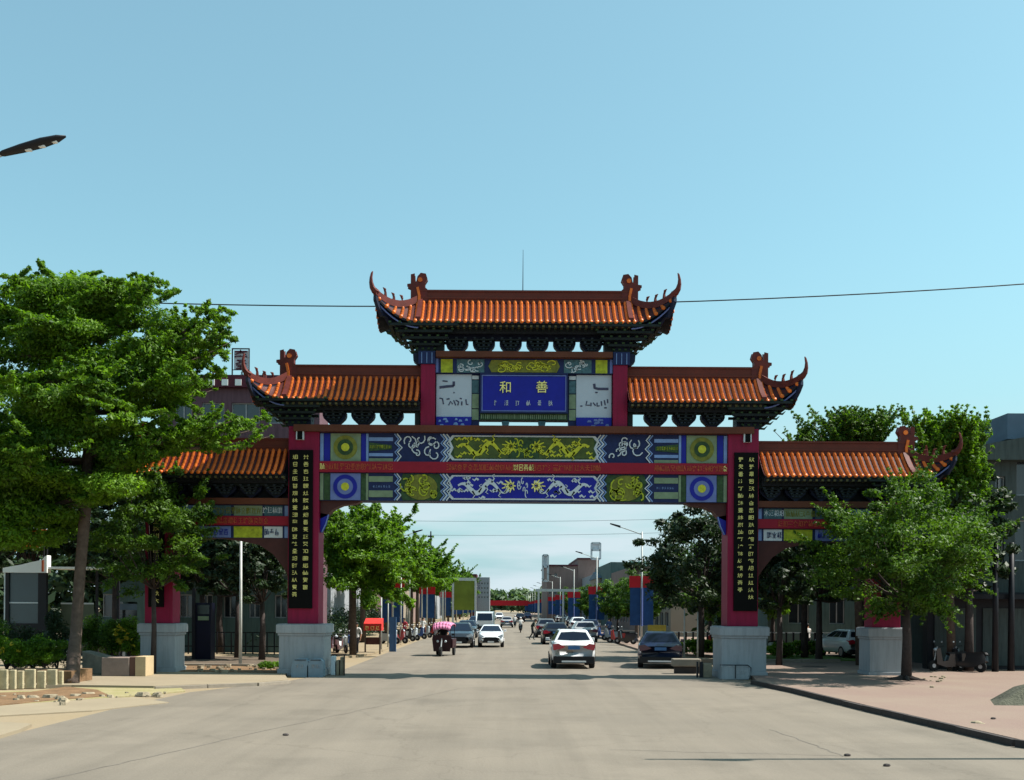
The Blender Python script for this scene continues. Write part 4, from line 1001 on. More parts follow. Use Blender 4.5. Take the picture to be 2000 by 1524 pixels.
for i, (Y, x, s) in enumerate(Rs):
    if protoR is None: o = protoR = round_tree('x', (0, 0, 0), 6.6, 2.4, 2.3, .12, m=L_mid, seed=61, leaf=.16, clumps=80, per=130)
    else: o = copy_tree(protoR)
    o.location = (x, Y, .12); o.rotation_euler = (0, 0, i * 2.1); o.scale = (s, s, s)
    props(o, '%s small round street tree after the big dark one, right of the road' % ordn[i], 'tree', 'street trees right of the road')
# smaller dark trees seen through the side passages
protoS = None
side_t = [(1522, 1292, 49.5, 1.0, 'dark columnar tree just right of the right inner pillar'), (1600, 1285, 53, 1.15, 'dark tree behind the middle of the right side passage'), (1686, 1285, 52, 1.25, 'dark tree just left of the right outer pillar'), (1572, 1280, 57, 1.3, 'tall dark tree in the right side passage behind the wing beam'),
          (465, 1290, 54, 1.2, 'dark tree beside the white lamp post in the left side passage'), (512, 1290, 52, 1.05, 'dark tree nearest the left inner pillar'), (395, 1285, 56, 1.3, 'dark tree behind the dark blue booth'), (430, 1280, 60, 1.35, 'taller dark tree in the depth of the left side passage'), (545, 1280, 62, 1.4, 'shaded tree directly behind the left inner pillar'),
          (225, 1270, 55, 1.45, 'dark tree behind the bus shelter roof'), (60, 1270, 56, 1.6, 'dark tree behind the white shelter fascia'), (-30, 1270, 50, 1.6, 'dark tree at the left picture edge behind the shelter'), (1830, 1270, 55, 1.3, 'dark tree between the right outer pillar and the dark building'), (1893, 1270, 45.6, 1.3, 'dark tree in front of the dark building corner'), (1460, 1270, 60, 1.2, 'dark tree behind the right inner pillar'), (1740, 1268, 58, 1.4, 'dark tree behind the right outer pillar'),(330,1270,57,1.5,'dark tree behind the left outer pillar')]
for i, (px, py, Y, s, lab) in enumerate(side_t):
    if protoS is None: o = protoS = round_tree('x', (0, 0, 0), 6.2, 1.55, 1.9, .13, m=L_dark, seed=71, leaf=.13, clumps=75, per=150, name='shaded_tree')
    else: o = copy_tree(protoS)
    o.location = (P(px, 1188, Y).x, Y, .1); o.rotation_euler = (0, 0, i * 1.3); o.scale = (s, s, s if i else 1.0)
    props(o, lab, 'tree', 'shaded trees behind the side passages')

# shrubs
def shrub(label, c, r, seed, m=L_mid, n=6000, leaf=.07, name='shrub', lumps=16, flowers=0):
    rnd = random.Random(seed); t = thing(name, label, 'shrub', (c[0], c[1], c[2]), 'shrubs in the left planting beds' if c[0] < 0 else None)
    st = MB()
    for k in range(7): st.tube([(c[0], c[1], c[2]), (c[0] + rnd.uniform(-.6, .6) * r[0], c[1] + rnd.uniform(-.5, .5) * r[1], c[2] + r[2] * 1.1)], [.03, .01], 4)
    st.build('stems', M_barkd, t)
    C = []; RR = []
    for k in range(lumps):
        a = rnd.uniform(0, 6.28); q = rnd.uniform(.2, .85); u = rnd.uniform(-.6, .8)
        C.append((c[0] + r[0] * q * math.cos(a), c[1] + r[1] * q * math.sin(a), c[2] + r[2] * (1 + u))); f = rnd.uniform(.25, .45); RR.append((r[0] * f, r[1] * f, r[2] * f))
    C.append((c[0], c[1], c[2] + r[2])); RR.append((r[0] * .75, r[1] * .75, r[2] * .85))
    leaves('foliage', m, t, C, RR, [n // (lumps + 3)] * lumps + [3 * n // (lumps + 3)], leaf, seed)
    if flowers:
        leaves('blossom', L_yel, t, [(c[0] + rnd.uniform(-.6, .6) * r[0], c[1] - r[1] * .8, c[2] + r[2] * rnd.uniform(.6, 1.7)) for k in range(flowers)], [.09] * flowers, 8, .07, seed)
    return t
for k, (px, Y, z0_, rx, rz, lab, m, fl) in enumerate(((30, 39.6, .35, 1.0, .62, 'low bright shrub behind the upright edging stones at far left', L_bright, 5), (88, 39.8, .35, .85, .6, 'shrub behind the right half of the edging stones', L_bright, 0), (14, 42.3, .1, 1.1, 1.15, 'tall dark shrub at the left picture edge', L_dark, 0), (112, 42.2, .1, .62, 1.2, 'rounded dark clipped bush beside the big trunk', L_dark, 0), (66, 43.2, .1, 1.0, .9, 'dark bush in front of the shelter glass', L_dark, 0),
        (182, 43.9, .5, .72, .86, 'left bush of the clump right of the big trunk', L_mid, 0), (217, 43.7, .55, .66, .80, 'middle bush of the clump right of the big trunk', L_mid, 0), (252, 43.6, .6, .66, .78, 'bush with yellow blossoms beside the stone planter', L_bright, 22), (-40, 39.8, .3, 1.1, .9, 'shrub mostly cut off by the left picture edge', L_mid, 0))):
    shrub(lab, (P(px, 1188, Y).x, Y, z0_), (rx, .6, rz), 80 + k, m, 8000, .052, flowers=fl)
for k, (px, Y) in enumerate(((1530, 56), (1570, 58), (1360, 60), (1410, 60), (1650, 63))):
    shrub(('low green shrub behind the right inner pillar', 'low green shrub in the right side passage', 'low shrub on the lawn beside the dark blue car', 'low shrub on the lawn close to the right inner pillar', 'low shrub beside the shaded white car')[k], (P(px, 1188, Y).x, Y, .12), (1.0, .6, .45), 95 + k, L_bright, 2500, .09)
for k, (px, Y) in enumerate(((522, 44.6), (540, 44.9))):
    leaves('weeds', L_bright, None, [(P(px, 1188, Y).x, Y, .22)], [(.38, .3, .2)], 900, .06, 300 + k, flat=.1); props(bpy.context.scene.objects[-1], None) if 0 else None
for o_ in [q for q in COL.objects if q.name.startswith('weeds')]: props(o_, 'patch of green weeds at the foot of the left inner pillar', None, None, 'stuff')
# distant wood and dark foliage masses that read as one mass
def mass(name, label, x0, x1, y0, y1, h, n, seed, leaf, m, kind='stuff', tall=.5):
    rnd = random.Random(seed); C = []; RR = []
    for k in range(n):
        r = h * rnd.uniform(.25, .5); C.append((rnd.uniform(x0, x1), rnd.uniform(y0, y1), rnd.uniform(.3, 1) * h - r * .3)); RR.append((r * 1.3, r * 1.3, r))
    o = leaves(name, m, None, C, RR, [260] * n, leaf, seed); props(o, label, 'trees', None, 'stuff')
mass('tree_belt', 'dark belt of trees filling the background on the far left', -48, -17, 78, 84, 8, 60, 201, .45, L_dark)
mass('tree_belt', 'dark belt of trees filling the background on the far right', 16, 48, 78, 84, 7, 60, 202, .45, L_dark)
mass('shade_hedge', 'added dark foliage standing in for shade behind the scooters left of the road', -14.2, -12.6, 60, 118, 2.6, 70, 206, .12, L_dark)  # added dark foliage in place of the shade around the trunks
mass('distant_trees', 'distant wood, haze painted into its leaves, closing the street at the horizon', -60, 60, 560, 600, 11, 110, 203, 1.6, L_far_haze)
mass('distant_trees', 'distant green trees along the far right side of the street', 13, 40, 260, 420, 9, 70, 204, 1.0, L_far_haze)
mass('distant_trees', 'distant green trees along the far left side of the street', -30, -11, 265, 420, 9, 60, 205, 1.0, L_far_haze)
M_hill = mat('hill_green', (.05, .085, .07), .95, .3, .02, bump=.3, bscale=.2)
hl_ = MB(); hv = []
for i in range(61):
    x = -1500 + 50 * i; hv.append((x, 9 + 3 * math.sin(i * .5) + 2 * math.sin(i * 1.3 + 1)))
hl_.prism([(-1500, -2)] + hv + [(1500, -2)], 1300, 1360); hl_.build('hills', M_hill, kind='structure')
# ------------------------------------------------------------------ buildings
M_taupe = mat('render_taupe', (.21, .145, .13), .85, .1, .4, bump=.1, streak=.3)
M_pinkw = mat('render_mauve', (.12, .065, .08), .85, .1, .4, bump=.1, streak=.4)
M_maroon = mat('parapet_maroon', (.07, .012, .022), .6, .2, 1)
M_glassd = mat('window_glass_dark', (.02, .025, .03), .12, .2, 1, spec=.8)
M_frame = mat('window_frame', (.30, .30, .30), .5, .1, 2)
M_slate = mat('roof_slate_blue', (.09, .13, .18), .7, .15, 1)
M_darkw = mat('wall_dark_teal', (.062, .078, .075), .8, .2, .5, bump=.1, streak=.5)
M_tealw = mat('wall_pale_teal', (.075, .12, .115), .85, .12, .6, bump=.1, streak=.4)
M_metal = mat('metal_grey', (.42, .44, .46), .45, .1, 2, metal=.3)
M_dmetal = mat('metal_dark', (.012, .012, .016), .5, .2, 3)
M_pole = mat('pole_pale', (.45, .46, .44), .5, .12, 3)
M_wht = mat('paint_clean_white', (.72, .72, .70), .5, .05, 2)
M_beige = mat('render_beige', (.24, .20, .155), .85, .1, .5)

def facade(name, label, x0, x1, y0, y1, zt, wall, wins, cat='building', parap=None, roof_m=None, face='front', group=None, z0=0.0):
    """wins: list of (xa, xb, za, zb) openings on the front face (y0) or, for face='side', (ya, yb, za, zb) on the x0 face"""
    t = thing(name, label, cat, ((x0 + x1) / 2, (y0 + y1) / 2, z0), group)
    g = MB(); th = .25
    A0, A1 = (x0, x1) if face == 'front' else (y0, y1)
    xs = sorted(set([A0, A1] + [w[0] for w in wins] + [w[1] for w in wins])); zs = sorted(set([z0, zt] + [w[2] for w in wins] + [w[3] for w in wins]))
    for i in range(len(xs) - 1):
        for j in range(len(zs) - 1):
            cx, cz = (xs[i] + xs[i + 1]) / 2, (zs[j] + zs[j + 1]) / 2
            if any(w[0] < cx < w[1] and w[2] < cz < w[3] for w in wins): continue
            if face == 'front': g.box(xs[i], xs[i + 1], y0, y0 + th, zs[j], zs[j + 1])
            else: g.box(x0, x0 + th, xs[i], xs[i + 1], zs[j], zs[j + 1])
    if face == 'front': g.box(x0, x1, y0 + .7, y1, z0, zt - .01); g.box(x0, x0 + th, y0 + th, y0 + .7, z0, zt); g.box(x1 - th, x1, y0 + th, y0 + .7, z0, zt)
    else: g.box(x0 + .7, x1, y0, y1, z0, zt - .01); g.box(x0 + th, x0 + .7, y0, y0 + th, z0, zt); g.box(x0 + th, x0 + .7, y1 - th, y1, z0, zt)
    g.build('wall', wall, t)
    for w in wins:
        f = MB(); e = .06
        if face == 'front':
            for (a, b, c, d) in ((w[0], w[0] + e, w[2], w[3]), (w[1] - e, w[1], w[2], w[3]), (w[0] + e, w[1] - e, w[2], w[2] + e), (w[0] + e, w[1] - e, w[3] - e, w[3]), ((w[0] + w[1]) / 2 - e / 2, (w[0] + w[1]) / 2 + e / 2, w[2] + e, w[3] - e)): f.box(a, b, y0 + .12, y0 + .18, c, d)
            fo = f.build('window', M_frame, t); MB().box(w[0], w[1], y0 + .185, y0 + .2, w[2], w[3]).build('pane', M_glassd, fo)
        else:
            for (a, b, c, d) in ((w[0], w[0] + e, w[2], w[3]), (w[1] - e, w[1], w[2], w[3]), (w[0] + e, w[1] - e, w[2], w[2] + e), (w[0] + e, w[1] - e, w[3] - e, w[3])): f.box(x0 + .12, x0 + .18, a, b, c, d)
            fo = f.build('window', M_frame, t); MB().box(x0 + .185, x0 + .2, w[0], w[1], w[2], w[3]).build('pane', M_glassd, fo)
    if parap:
        m, h, out = parap; MB().box(x0 - out, x1 + out, y0 - out, y1 + out, zt + .002, zt + h).build('parapet', m, t)
    return t
# mauve block behind the big left tree
Yp = 62.0; u = lambda px: P(px, 1188, Yp).x; v = lambda py: H + (1188 - py) * Yp / F
wn_ = [(u(a) , u(b), v(d), v(c)) for (a, b) in ((340, 372), (392, 436), (450, 505), (520, 560), (570, 600)) for (c, d) in ((790, 830), (880, 940), (985, 1040))]
pb_ = facade('apartment_building', 'mauve building with a maroon parapet behind the big left tree and left roofs', u(310), u(622), Yp, Yp + 3, v(762), M_pinkw, wn_, parap=(M_maroon, v(738) - v(762), .35))
g = MB()
for k in range(12): a = u(330 + 26 * k); g.box(a, a + .35, Yp - .42, Yp - .352, v(759), v(747))
g.build('parapet_tiles', M_wht, pb_)
# the maroon rooftop sign
sg = thing('rooftop_sign', 'upright sign frame with dark red characters on the mauve building roof', 'sign', (u(464), Yp + .5, v(738)))
fr = MB()
for (a, b, c, d) in ((446, 448, 680, 738), (479, 481, 680, 738), (448, 479, 680, 682), (448, 479, 722, 723)): fr.box(u(a), u(b), Yp + .4, Yp + .5, v(d), v(c))
fr.build('sign_frame', M_dmetal, sg)
MB().box(u(450), u(478), Yp + .5, Yp + .55, v(722), v(684)).build('sign_panel', mat('sign_pale', (.55, .58, .62), .6), sg)
rg2 = random.Random(77)
for k in range(1):
    g = MB(); glyph(g, u(464), v(694), .78, .62, Yp + .38, Yp + .42, rg2); g.build('character', M_maroon, sg)
    g = MB(); glyph(g, u(464), v(712), .7, .55, Yp + .38, Yp + .42, rg2); g.build('character', M_maroon, sg)
g = MB(); glyph(g, u(470), v(730), .35, .3, Yp + .38, Yp + .42, rg2); g.build('character', M_tealw, sg)
# green grey low building seen through the left passage
Yq = 60.6; u2 = lambda px: P(px, 1188, Yq).x; v2 = lambda py: H + (1188 - py) * Yq / F
facade('low_building', 'grey green low building with dark windows seen through the left side passage', u2(232), u2(612), Yq, Yq + 1.2, v2(1128), M_tealw,
       [(u2(a), u2(b), v2(1210), v2(1165)) for a, b in ((200, 240), (350, 378), (392, 415), (436, 462), (486, 508), (536, 560), (590, 620))], parap=(M_frame, .3, .1))
# bluish kiosk wall left of the outer pillar
kx = thing('kiosk', 'blue grey kiosk with a dark service window left of the left outer pillar', 'kiosk', (P(258, 1188, 47).x, 47, .1))
kk = lambda px: P(px, 1188, 47).x; kz = lambda py: H + (1188 - py) * 47 / F
g = MB(); g.box(kk(231), kk(290), 47, 49, kz(1180), kz(1164)); g.box(kk(268), kk(290), 47, 49, .1, kz(1180)); g.box(kk(231), kk(236), 47.9, 49, .1, kz(1180)); g.box(kk(236), kk(268), 48.6, 49, .1, kz(1180))
g.build('kiosk_body', M_tealw, kx)
MB().box(kk(233), kk(268), 47.1, 47.2, kz(1222), kz(1184)).build('service_window', M_glassd, kx)
MB().box(kk(233), kk(267), 47.05, 47.1, kz(1196), kz(1184)).build('blue_blind', M_slate, kx)
# dark building at the right edge, its flank facing the road
c_x = lambda px: P(px, 1188, 47.6).x; c_z = lambda py: H + (1188 - py) * 47.6 / F
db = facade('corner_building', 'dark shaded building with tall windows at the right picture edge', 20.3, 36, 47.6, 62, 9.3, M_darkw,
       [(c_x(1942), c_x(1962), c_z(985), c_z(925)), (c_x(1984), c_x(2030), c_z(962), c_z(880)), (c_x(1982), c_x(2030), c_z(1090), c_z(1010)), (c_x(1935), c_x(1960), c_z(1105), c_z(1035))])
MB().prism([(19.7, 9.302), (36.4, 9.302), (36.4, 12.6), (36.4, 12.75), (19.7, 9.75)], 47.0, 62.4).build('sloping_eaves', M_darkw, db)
MB().box(c_x(1978), 28, 48.2, 51, 10.4, 11.55).build('roof_box', M_slate, db);
# pale wall house behind the right passage
Yr = 68.0; u3 = lambda px: P(px, 1188, Yr).x; v3 = lambda py: H + (1188 - py) * Yr / F
facade('low_building', 'pale teal low building behind the right outer pillar', u3(1500), u3(1980), Yr, Yr + 5, v3(1120), M_tealw, [(u3(a), u3(b), v3(1215), v3(1160)) for a, b in ((1540, 1580), (1620, 1650), (1700, 1730), (1840, 1880), (1905, 1940))])
# taupe stepped block on the right of the street, far
def far(Y): return (lambda px: P(px, 1188, Y).x), (lambda py: H + (1188 - py) * Y / F)
a_, b_ = far(215.0)
tb_ = facade('stepped_building', 'taupe stepped building with a tall blank wall right of the street', a_(1068), a_(1128), 215, 245, b_(1105), M_taupe,
       [(a_(1082), a_(1088), b_(1127), b_(1119))] + [(a_(1072 + 9 * k), a_(1077 + 9 * k), b_(1160), b_(1150)) for k in range(6)])
MB().box(a_(1128), a_(1169), 214.8, 245, 0, b_(1092)).build('tall_wing', M_taupe, tb_)
MB().box(a_(1127), a_(1170), 214.6, 245.2, b_(1092) + .002, b_(1089)).build('roof_edge', M_maroon, tb_)
MB().box(a_(1066), a_(1128) - .02, 214.7, 245.1, b_(1105) + .002, b_(1102.5)).build('roof_edge', M_maroon, tb_)
for (l, r, t_, bo, lab) in ((1059, 1069, 1085, 1135, 'small open steel sign frame on the left edge of the taupe building'), (1153, 1170, 1061, 1092, 'taller open steel sign frame on the roof of the taupe building')):
    fo = thing('sign_frame_tower', lab, 'sign frame', (a_((l + r) / 2), 213, b_(bo)))
    g = MB(); w = .18
    for px in (l, r): g.box(a_(px) - w, a_(px) + w, 212.8, 213.2, b_(bo), b_(t_))
    for q in (0, .45, 1): z = b_(t_) * (1 - q) + b_(bo) * q; g.box(a_(l), a_(r), 212.8, 213.2, z - w, z + w)
    g.build('steel_frame', M_metal, fo); MB().box(a_(l) + .2, a_(r) - .2, 213.25, 213.3, b_(t_ + (bo - t_) * .45), b_(t_)).build('sign_sheet', mat('sign_pale', (.55, .58, .62)), fo)
c_, d_ = far(170.0)
sl = thing('warehouse', 'long low warehouse with a blue grey sheet roof behind the first right banner', 'building', (c_(1220), 180, 0))
MB().box(c_(1172), c_(1330), 172, 190, 0, d_(1126)).build('wall', M_beige, sl)
MB().prismx([(171, d_(1127)), (181, d_(1112)), (191, d_(1127))], c_(1170), c_(1334)).build('roof', M_slate, sl)
# background rows of street buildings behind the trees
rb = random.Random(17)
shop_cols = [M_beige, M_taupe, M_tealw, mat('render_grey', (.25, .26, .28), .85), M_pinkw]
y = 92; k = 0
adjs = ['beige', 'taupe', 'pale teal', 'grey', 'mauve']
for sdx in (-1, 1):
    y = 96 if sdx < 0 else 100; k = 0
    while y < 420:
        L = rb.uniform(14, 22) * (1 + y / 300); h = rb.uniform(4.5, 6.5) + (1.5 if sdx > 0 and 120 < y < 200 else 0) + y / 90
        x0 = 15.5 if sdx > 0 else -30; x1 = x0 + 14.5; c = (k + (3 if sdx < 0 else 0)) % 5
        nm = '%s shop building, %s along the %s side of the far street' % (adjs[c], ordn[k], 'right' if sdx > 0 else 'left')
        if sdx > 0: t = facade('shop_building', nm, x0, x1, y, y + L - 1, h, shop_cols[c], [(y + 1.5 + 3.4 * q, y + 3.6 + 3.4 * q, z, z + 1.4) for q in range(int((L - 3) / 3.4)) for z in (1.0, 3.6)], face='side', group='shop buildings along the far street')
        else: t = facade('shop_building', nm, x0, x1, y, y + L - 1, h, shop_cols[c], [(x0 + 1.2 + 3.2 * q, x0 + 3.2 + 3.2 * q, z, z + 1.4) for q in range(4) for z in (1.0, 3.4)], group='shop buildings along the far street')
        y += L; k += 1
e_, f_ = far(300.0)
tw = facade('tower_block', 'grey distant apartment block left of the vanishing street', e_(931), e_(956), 300, 312, f_(1128), mat('render_grey', (.25, .26, .28), .85),
       [(e_(934 + 5.5 * q), e_(937 + 5.5 * q), f_(1138 + 9 * r + 4), f_(1138 + 9 * r)) for q in range(4) for r in range(4)])
MB().box(e_(918), e_(931), 299, 312, 0, f_(1122)).build('side_wing', M_maroon, tw)
# canopy roofs at the far left
an = thing('awning', 'red and orange sloping awning showing through the leaves at far left', 'awning', (P(70, 1060, 50).x, 50, .1))
pa, pb2, pc, pd = P(28, 1072, 50), P(96, 1060, 50), P(100, 1035, 51.5), P(50, 1035, 51.5)
MB().add([pa, pb2, pc, pd, pa - Vector((0, 0, .12)), pb2 - Vector((0, 0, .12)), pc - Vector((0, 0, .12)), pd - Vector((0, 0, .12))], [(0, 1, 2, 3), (7, 6, 5, 4), (0, 1, 5, 4), (1, 2, 6, 5), (2, 3, 7, 6), (3, 0, 4, 7)]).build('awning_sheet', M_rib, an)
pa, pb2, pc, pd = P(20, 1030, 50.5), P(96, 1020, 50.5), P(100, 995, 52), P(50, 995, 52)
MB().add([pa, pb2, pc, pd, pa - Vector((0, 0, .12)), pb2 - Vector((0, 0, .12)), pc - Vector((0, 0, .12)), pd - Vector((0, 0, .12))], [(0, 1, 2, 3), (7, 6, 5, 4), (0, 1, 5, 4), (1, 2, 6, 5), (2, 3, 7, 6), (3, 0, 4, 7)]).build('awning_sheet', mat('awning_red', (.45, .06, .06)), an)
for q in (P(35, 1100, 50.3), P(92, 1100, 50.3)): MB().tube([(q.x, q.y, .1), (q.x, q.y, P(30, 1068, 50).z)], .04, 6).build('post', M_dmetal, an)
MB().tube([(P(92, 1, 51.8).x, 51.8, .1), (P(92, 1, 51.8).x, 51.8, P(92, 1000, 51.8).z)], .04, 6).build('post', M_dmetal, an)

# ------------------------------------------------------------------ bus shelter
Ys = 45.5; s_ = lambda px: P(px, 1188, Ys).x; t_ = lambda py: H + (1188 - py) * Ys / F + TH * (-900) * Ys / F
bs = thing('bus_shelter', 'bus shelter with a white fascia and dark posts at far left', 'bus shelter', (s_(50), Ys, .1))
for a, b in ((10, 17), (74, 90)): MB().box(s_(a), s_(b), Ys, Ys + .2, .1, t_(1118)).build('post', M_dmetal, bs)
MB().box(s_(7.5), s_(10), Ys, Ys + .2, .6, t_(1118)).build('post_trim', M_white, bs)
MB().box(s_(17), s_(74), Ys + .08, Ys + .12, t_(1218), t_(1118)).build('glass_panel', mat('shelter_glass', (.04, .07, .085), .25, .1, 1, spec=.5), bs)
MB().box(s_(17), s_(74), Ys + .05, Ys + .15, t_(1179), t_(1176.5)).build('rail', M_white, bs)
MB().box(s_(17), s_(74), Ys + .04, Ys + .16, .3, t_(1218)).build('skirt', M_dmetal, bs)
MB().prism([(s_(7), t_(1119)), (s_(93), t_(1119)), (s_(93), t_(1085)), (s_(88), t_(1088)), (s_(84), t_(1094)), (s_(60), t_(1099)), (s_(45), t_(1103)), (s_(7), t_(1110))], Ys - .1, Ys + .3).build('fascia', M_wht, bs)
MB().prism([(s_(83), t_(1117)), (s_(87), t_(1117)), (s_(87), t_(1094)), (s_(83), t_(1095))], Ys - .12, Ys - .1).build('fascia_strip', M_relief, bs)
MB().box(s_(93), s_(213), Ys, Ys + 1.4, t_(1111), t_(1107)).build('roof_slab', M_wht, bs)
for px in (165, 208): MB().box(s_(px), s_(px) + .1, Ys + 1.2, Ys + 1.3, .1, t_(1111)).build('post', M_dmetal, bs)
MB().box(s_(96), s_(162), Ys + 1.22, Ys + 1.26, t_(1240), t_(1180)).build('glass_panel', mat('shelter_panel', (.08, .1, .07), .3), bs)
MB().box(s_(96), s_(162), Ys + 1.18, Ys + 1.22, t_(1180), t_(1177)).build('rail', M_white, bs)
# parked dark car roof showing behind the bush
# edging stones
es = thing('planter_edging', 'row of upright pale edging stones in front of the far left shrubs', 'edging', tuple(GP(60, 1345, .04)))
for k, (a, b) in enumerate(((-44, -24), (-22, -4), (-2, 15), (17, 31), (32.5, 46), (47.5, 69), (71, 89), (91, 111), (113, 123))):
    p = GP(a, 1346 - k * .6, .04); q = GP(b, 1346 - k * .6, .04)
    MB().box(p.x, q.x - .02, p.y, p.y + .14, 0, .66 + rs.uniform(-.05, .05) - .01 * k).build('edging_stone', mat('edging_pale', (.36, .31, .20), .9, .25, 5, bump=.4), es, bevel=.02)
MB().box(GP(-40, 1344, 0).x, GP(122, 1344, 0).x, GP(0, 1340, 0).y, GP(0, 1340, 0).y + 1.8, 0, .5).build('planting_soil', M_soil, es)
# stone planter and slabs
sp = thing('stone_planter', 'low stone planter box with an ochre side left of the left outer pillar', 'planter', tuple(GP(250, 1322, .1)))
p0 = GP(208, 1319, .1); p1 = GP(252, 1321, .1); p2 = GP(264, 1321, .1); p3 = GP(291, 1320, .1)
MB().box(p0.x, p1.x, p1.y, p1.y + 1.2, .1, .78).build('front_slab', mat('stone_mauve', (.22, .165, .14), .9, .15, 3, bump=.3), sp, bevel=.02)
MB().box(p1.x + .01, p2.x, p1.y + .02, p1.y + 1.2, .1, .8).build('dark_slab', mat('stone_brown', (.11, .06, .045), .9), sp, bevel=.01)
MB().box(p2.x + .01, p3.x, p1.y - .02, p1.y + .9, .1, .82).build('side_slab', mat('stone_ochre', (.42, .32, .19), .9, .1, 3, bump=.2), sp, bevel=.01)
bl_ = thing('stone_block', 'long rough stone slab lying left of the stone planter', 'stone', tuple(GP(185, 1315, .1)))
pA = GP(160, 1315, .1); pB = GP(212, 1318, .1)
MB().add([(pA.x, pA.y, .1), (pB.x - .05, pB.y, .1), (pB.x - .05, pB.y + .8, .1), (pA.x, pA.y + .8, .1), (pA.x, pA.y, .95), (pB.x - .05, pB.y, .72), (pB.x - .05, pB.y + .8, .75), (pA.x, pA.y + .8, .95)],
         [(0, 3, 2, 1), (4, 5, 6, 7), (0, 1, 5, 4), (1, 2, 6, 5), (2, 3, 7, 6), (3, 0, 4, 7)]).build('slab', mat('stone_grey', (.19, .175, .14), .9, .25, 3, bump=.5), bl_, bevel=.03)
# grey litter drum and box in front of the inner plinths
dr = thing('storage_drum', 'pair of rounded grey bins in front of the left inner pillar base', 'bins', (P(600, 1188, 41.2).x, 41.2, 0))
w0 = lambda px: P(px, 1188, 41.2).x
for (a, b) in ((573, 603), (604, 632)):
    L0, L1 = w0(a), w0(b); poly = [(L0, 0), (L0, .4), (L0 + .06, .6), (L0 + .16, .68), (L1 - .1, .68), (L1 - .02, .6), (L1, .4), (L1, 0)]
    o = MB().prism(poly, 41.0, 41.5).build('bin', mat('bin_grey', (.16, .22, .27), .6, .12, 3), dr, bevel=.03)
    g = MB(); 
    for q in range(2): glyph(g, L0 + .2 + q * .17, .42, .13, .14, 40.985, 41.0, rg2)
    g.build('stencil', M_grey, o); MB().box(L0 + .1, L1 - .06, 40.98, 41.0, .64, .665).build('handle', M_dmetal, o)
# barrier posts with stone base right of the left inner plinth
bp = thing('barrier', 'low broken brick barrier beside the left inner pillar base', 'barrier', (w0(650), 42.3, 0))
for (a, b, h_, m) in ((638, 648, .75, M_white), (649, 656, .6, M_rock), (657, 665, .72, M_rock)): MB().box(w0(a), w0(b) - .02, 42.2, 42.6, 0, h_).build('block', m, bp, bevel=.03)
MB().box(w0(665), w0(667), 42.1, 42.2, 0, .85).build('post', M_dmetal, bp); MB().box(w0(637), w0(667), 42.62, 42.7, .76, .82).build('rail', M_dmetal, bp)
bx = thing('service_box', 'low grey box with a dark tubular rail in front of the right inner pillar base', 'box', (w0(1436), 41.2, 0))
MB().box(w0(1408), w0(1462), 41.05, 41.5, 0, .52).build('box_body', M_grey, bx, bevel=.02)
MB().tube([(w0(1405), 41.0, .05), (w0(1405), 41.0, .56), (w0(1459), 41.0, .56), (w0(1465), 41.0, .46), (w0(1465), 41.0, .05)], .022, 6).build('rail', M_dmetal, bx)
MB().tube([(w0(1435), 41.0, .05), (w0(1435), 41.0, .56)], .018, 6).build('rail', M_dmetal, bx)
g = MB(); 
for q in range(4): glyph(g, w0(1440 + 5 * q), .3, .09, .12, 41.035, 41.05, rg2)
g.build('stencil', M_metal, bx)
ps = thing('barrier', 'two dark posts and a pale stone block left of the right inner pillar base', 'barrier', (w0(1385), 43, 0))
for (a, b) in ((1371, 1374), (1377, 1383)): MB().box(w0(a), w0(b), 42.2, 42.35, 0, .62).build('post', M_dmetal, ps)
MB().box(w0(1384), w0(1402), 42.25, 42.6, 0, .55).build('block', M_rock, ps, bevel=.03)
MB().box(w0(1342), w0(1402), 44.6, 45.1, .3, .62).build('top_slab', M_kerb, ps, bevel=.04); MB().box(w0(1347), w0(1400), 44.75, 44.95, 0, .3).build('footing', M_kerbd, ps)
# mound of stone at the right edge
rk_ = thing('rock_mound', 'grey green rock mound at the right picture edge on the pink pavement', 'rock', (13.6, 31, .13))
pr = GP(1945, 1378, .13)
g = MB(); base = [(pr.x - .1, pr.y), (pr.x + 3, pr.y - .2), (pr.x + 3.2, pr.y + 2.2), (pr.x + .6, pr.y + 1.8)]
g.add([(a, b, .1) for a, b in base] + [(pr.x + .5, pr.y + .25, .35), (pr.x + 1.2, pr.y + .5, .72), (pr.x + 3, pr.y + .6, 1.0), (pr.x + 3, pr.y + 1.6, .9), (pr.x + 1.1, pr.y + 1.3, .55)],
      [(0, 1, 6, 5, 4), (1, 2, 7, 6), (2, 3, 8, 7), (3, 0, 4, 8), (4, 5, 8), (5, 6, 7, 8)])
g.build('rock', mat('rock_mossy', (.085, .085, .062), .95, .4, 3, bump=.8), rk_)
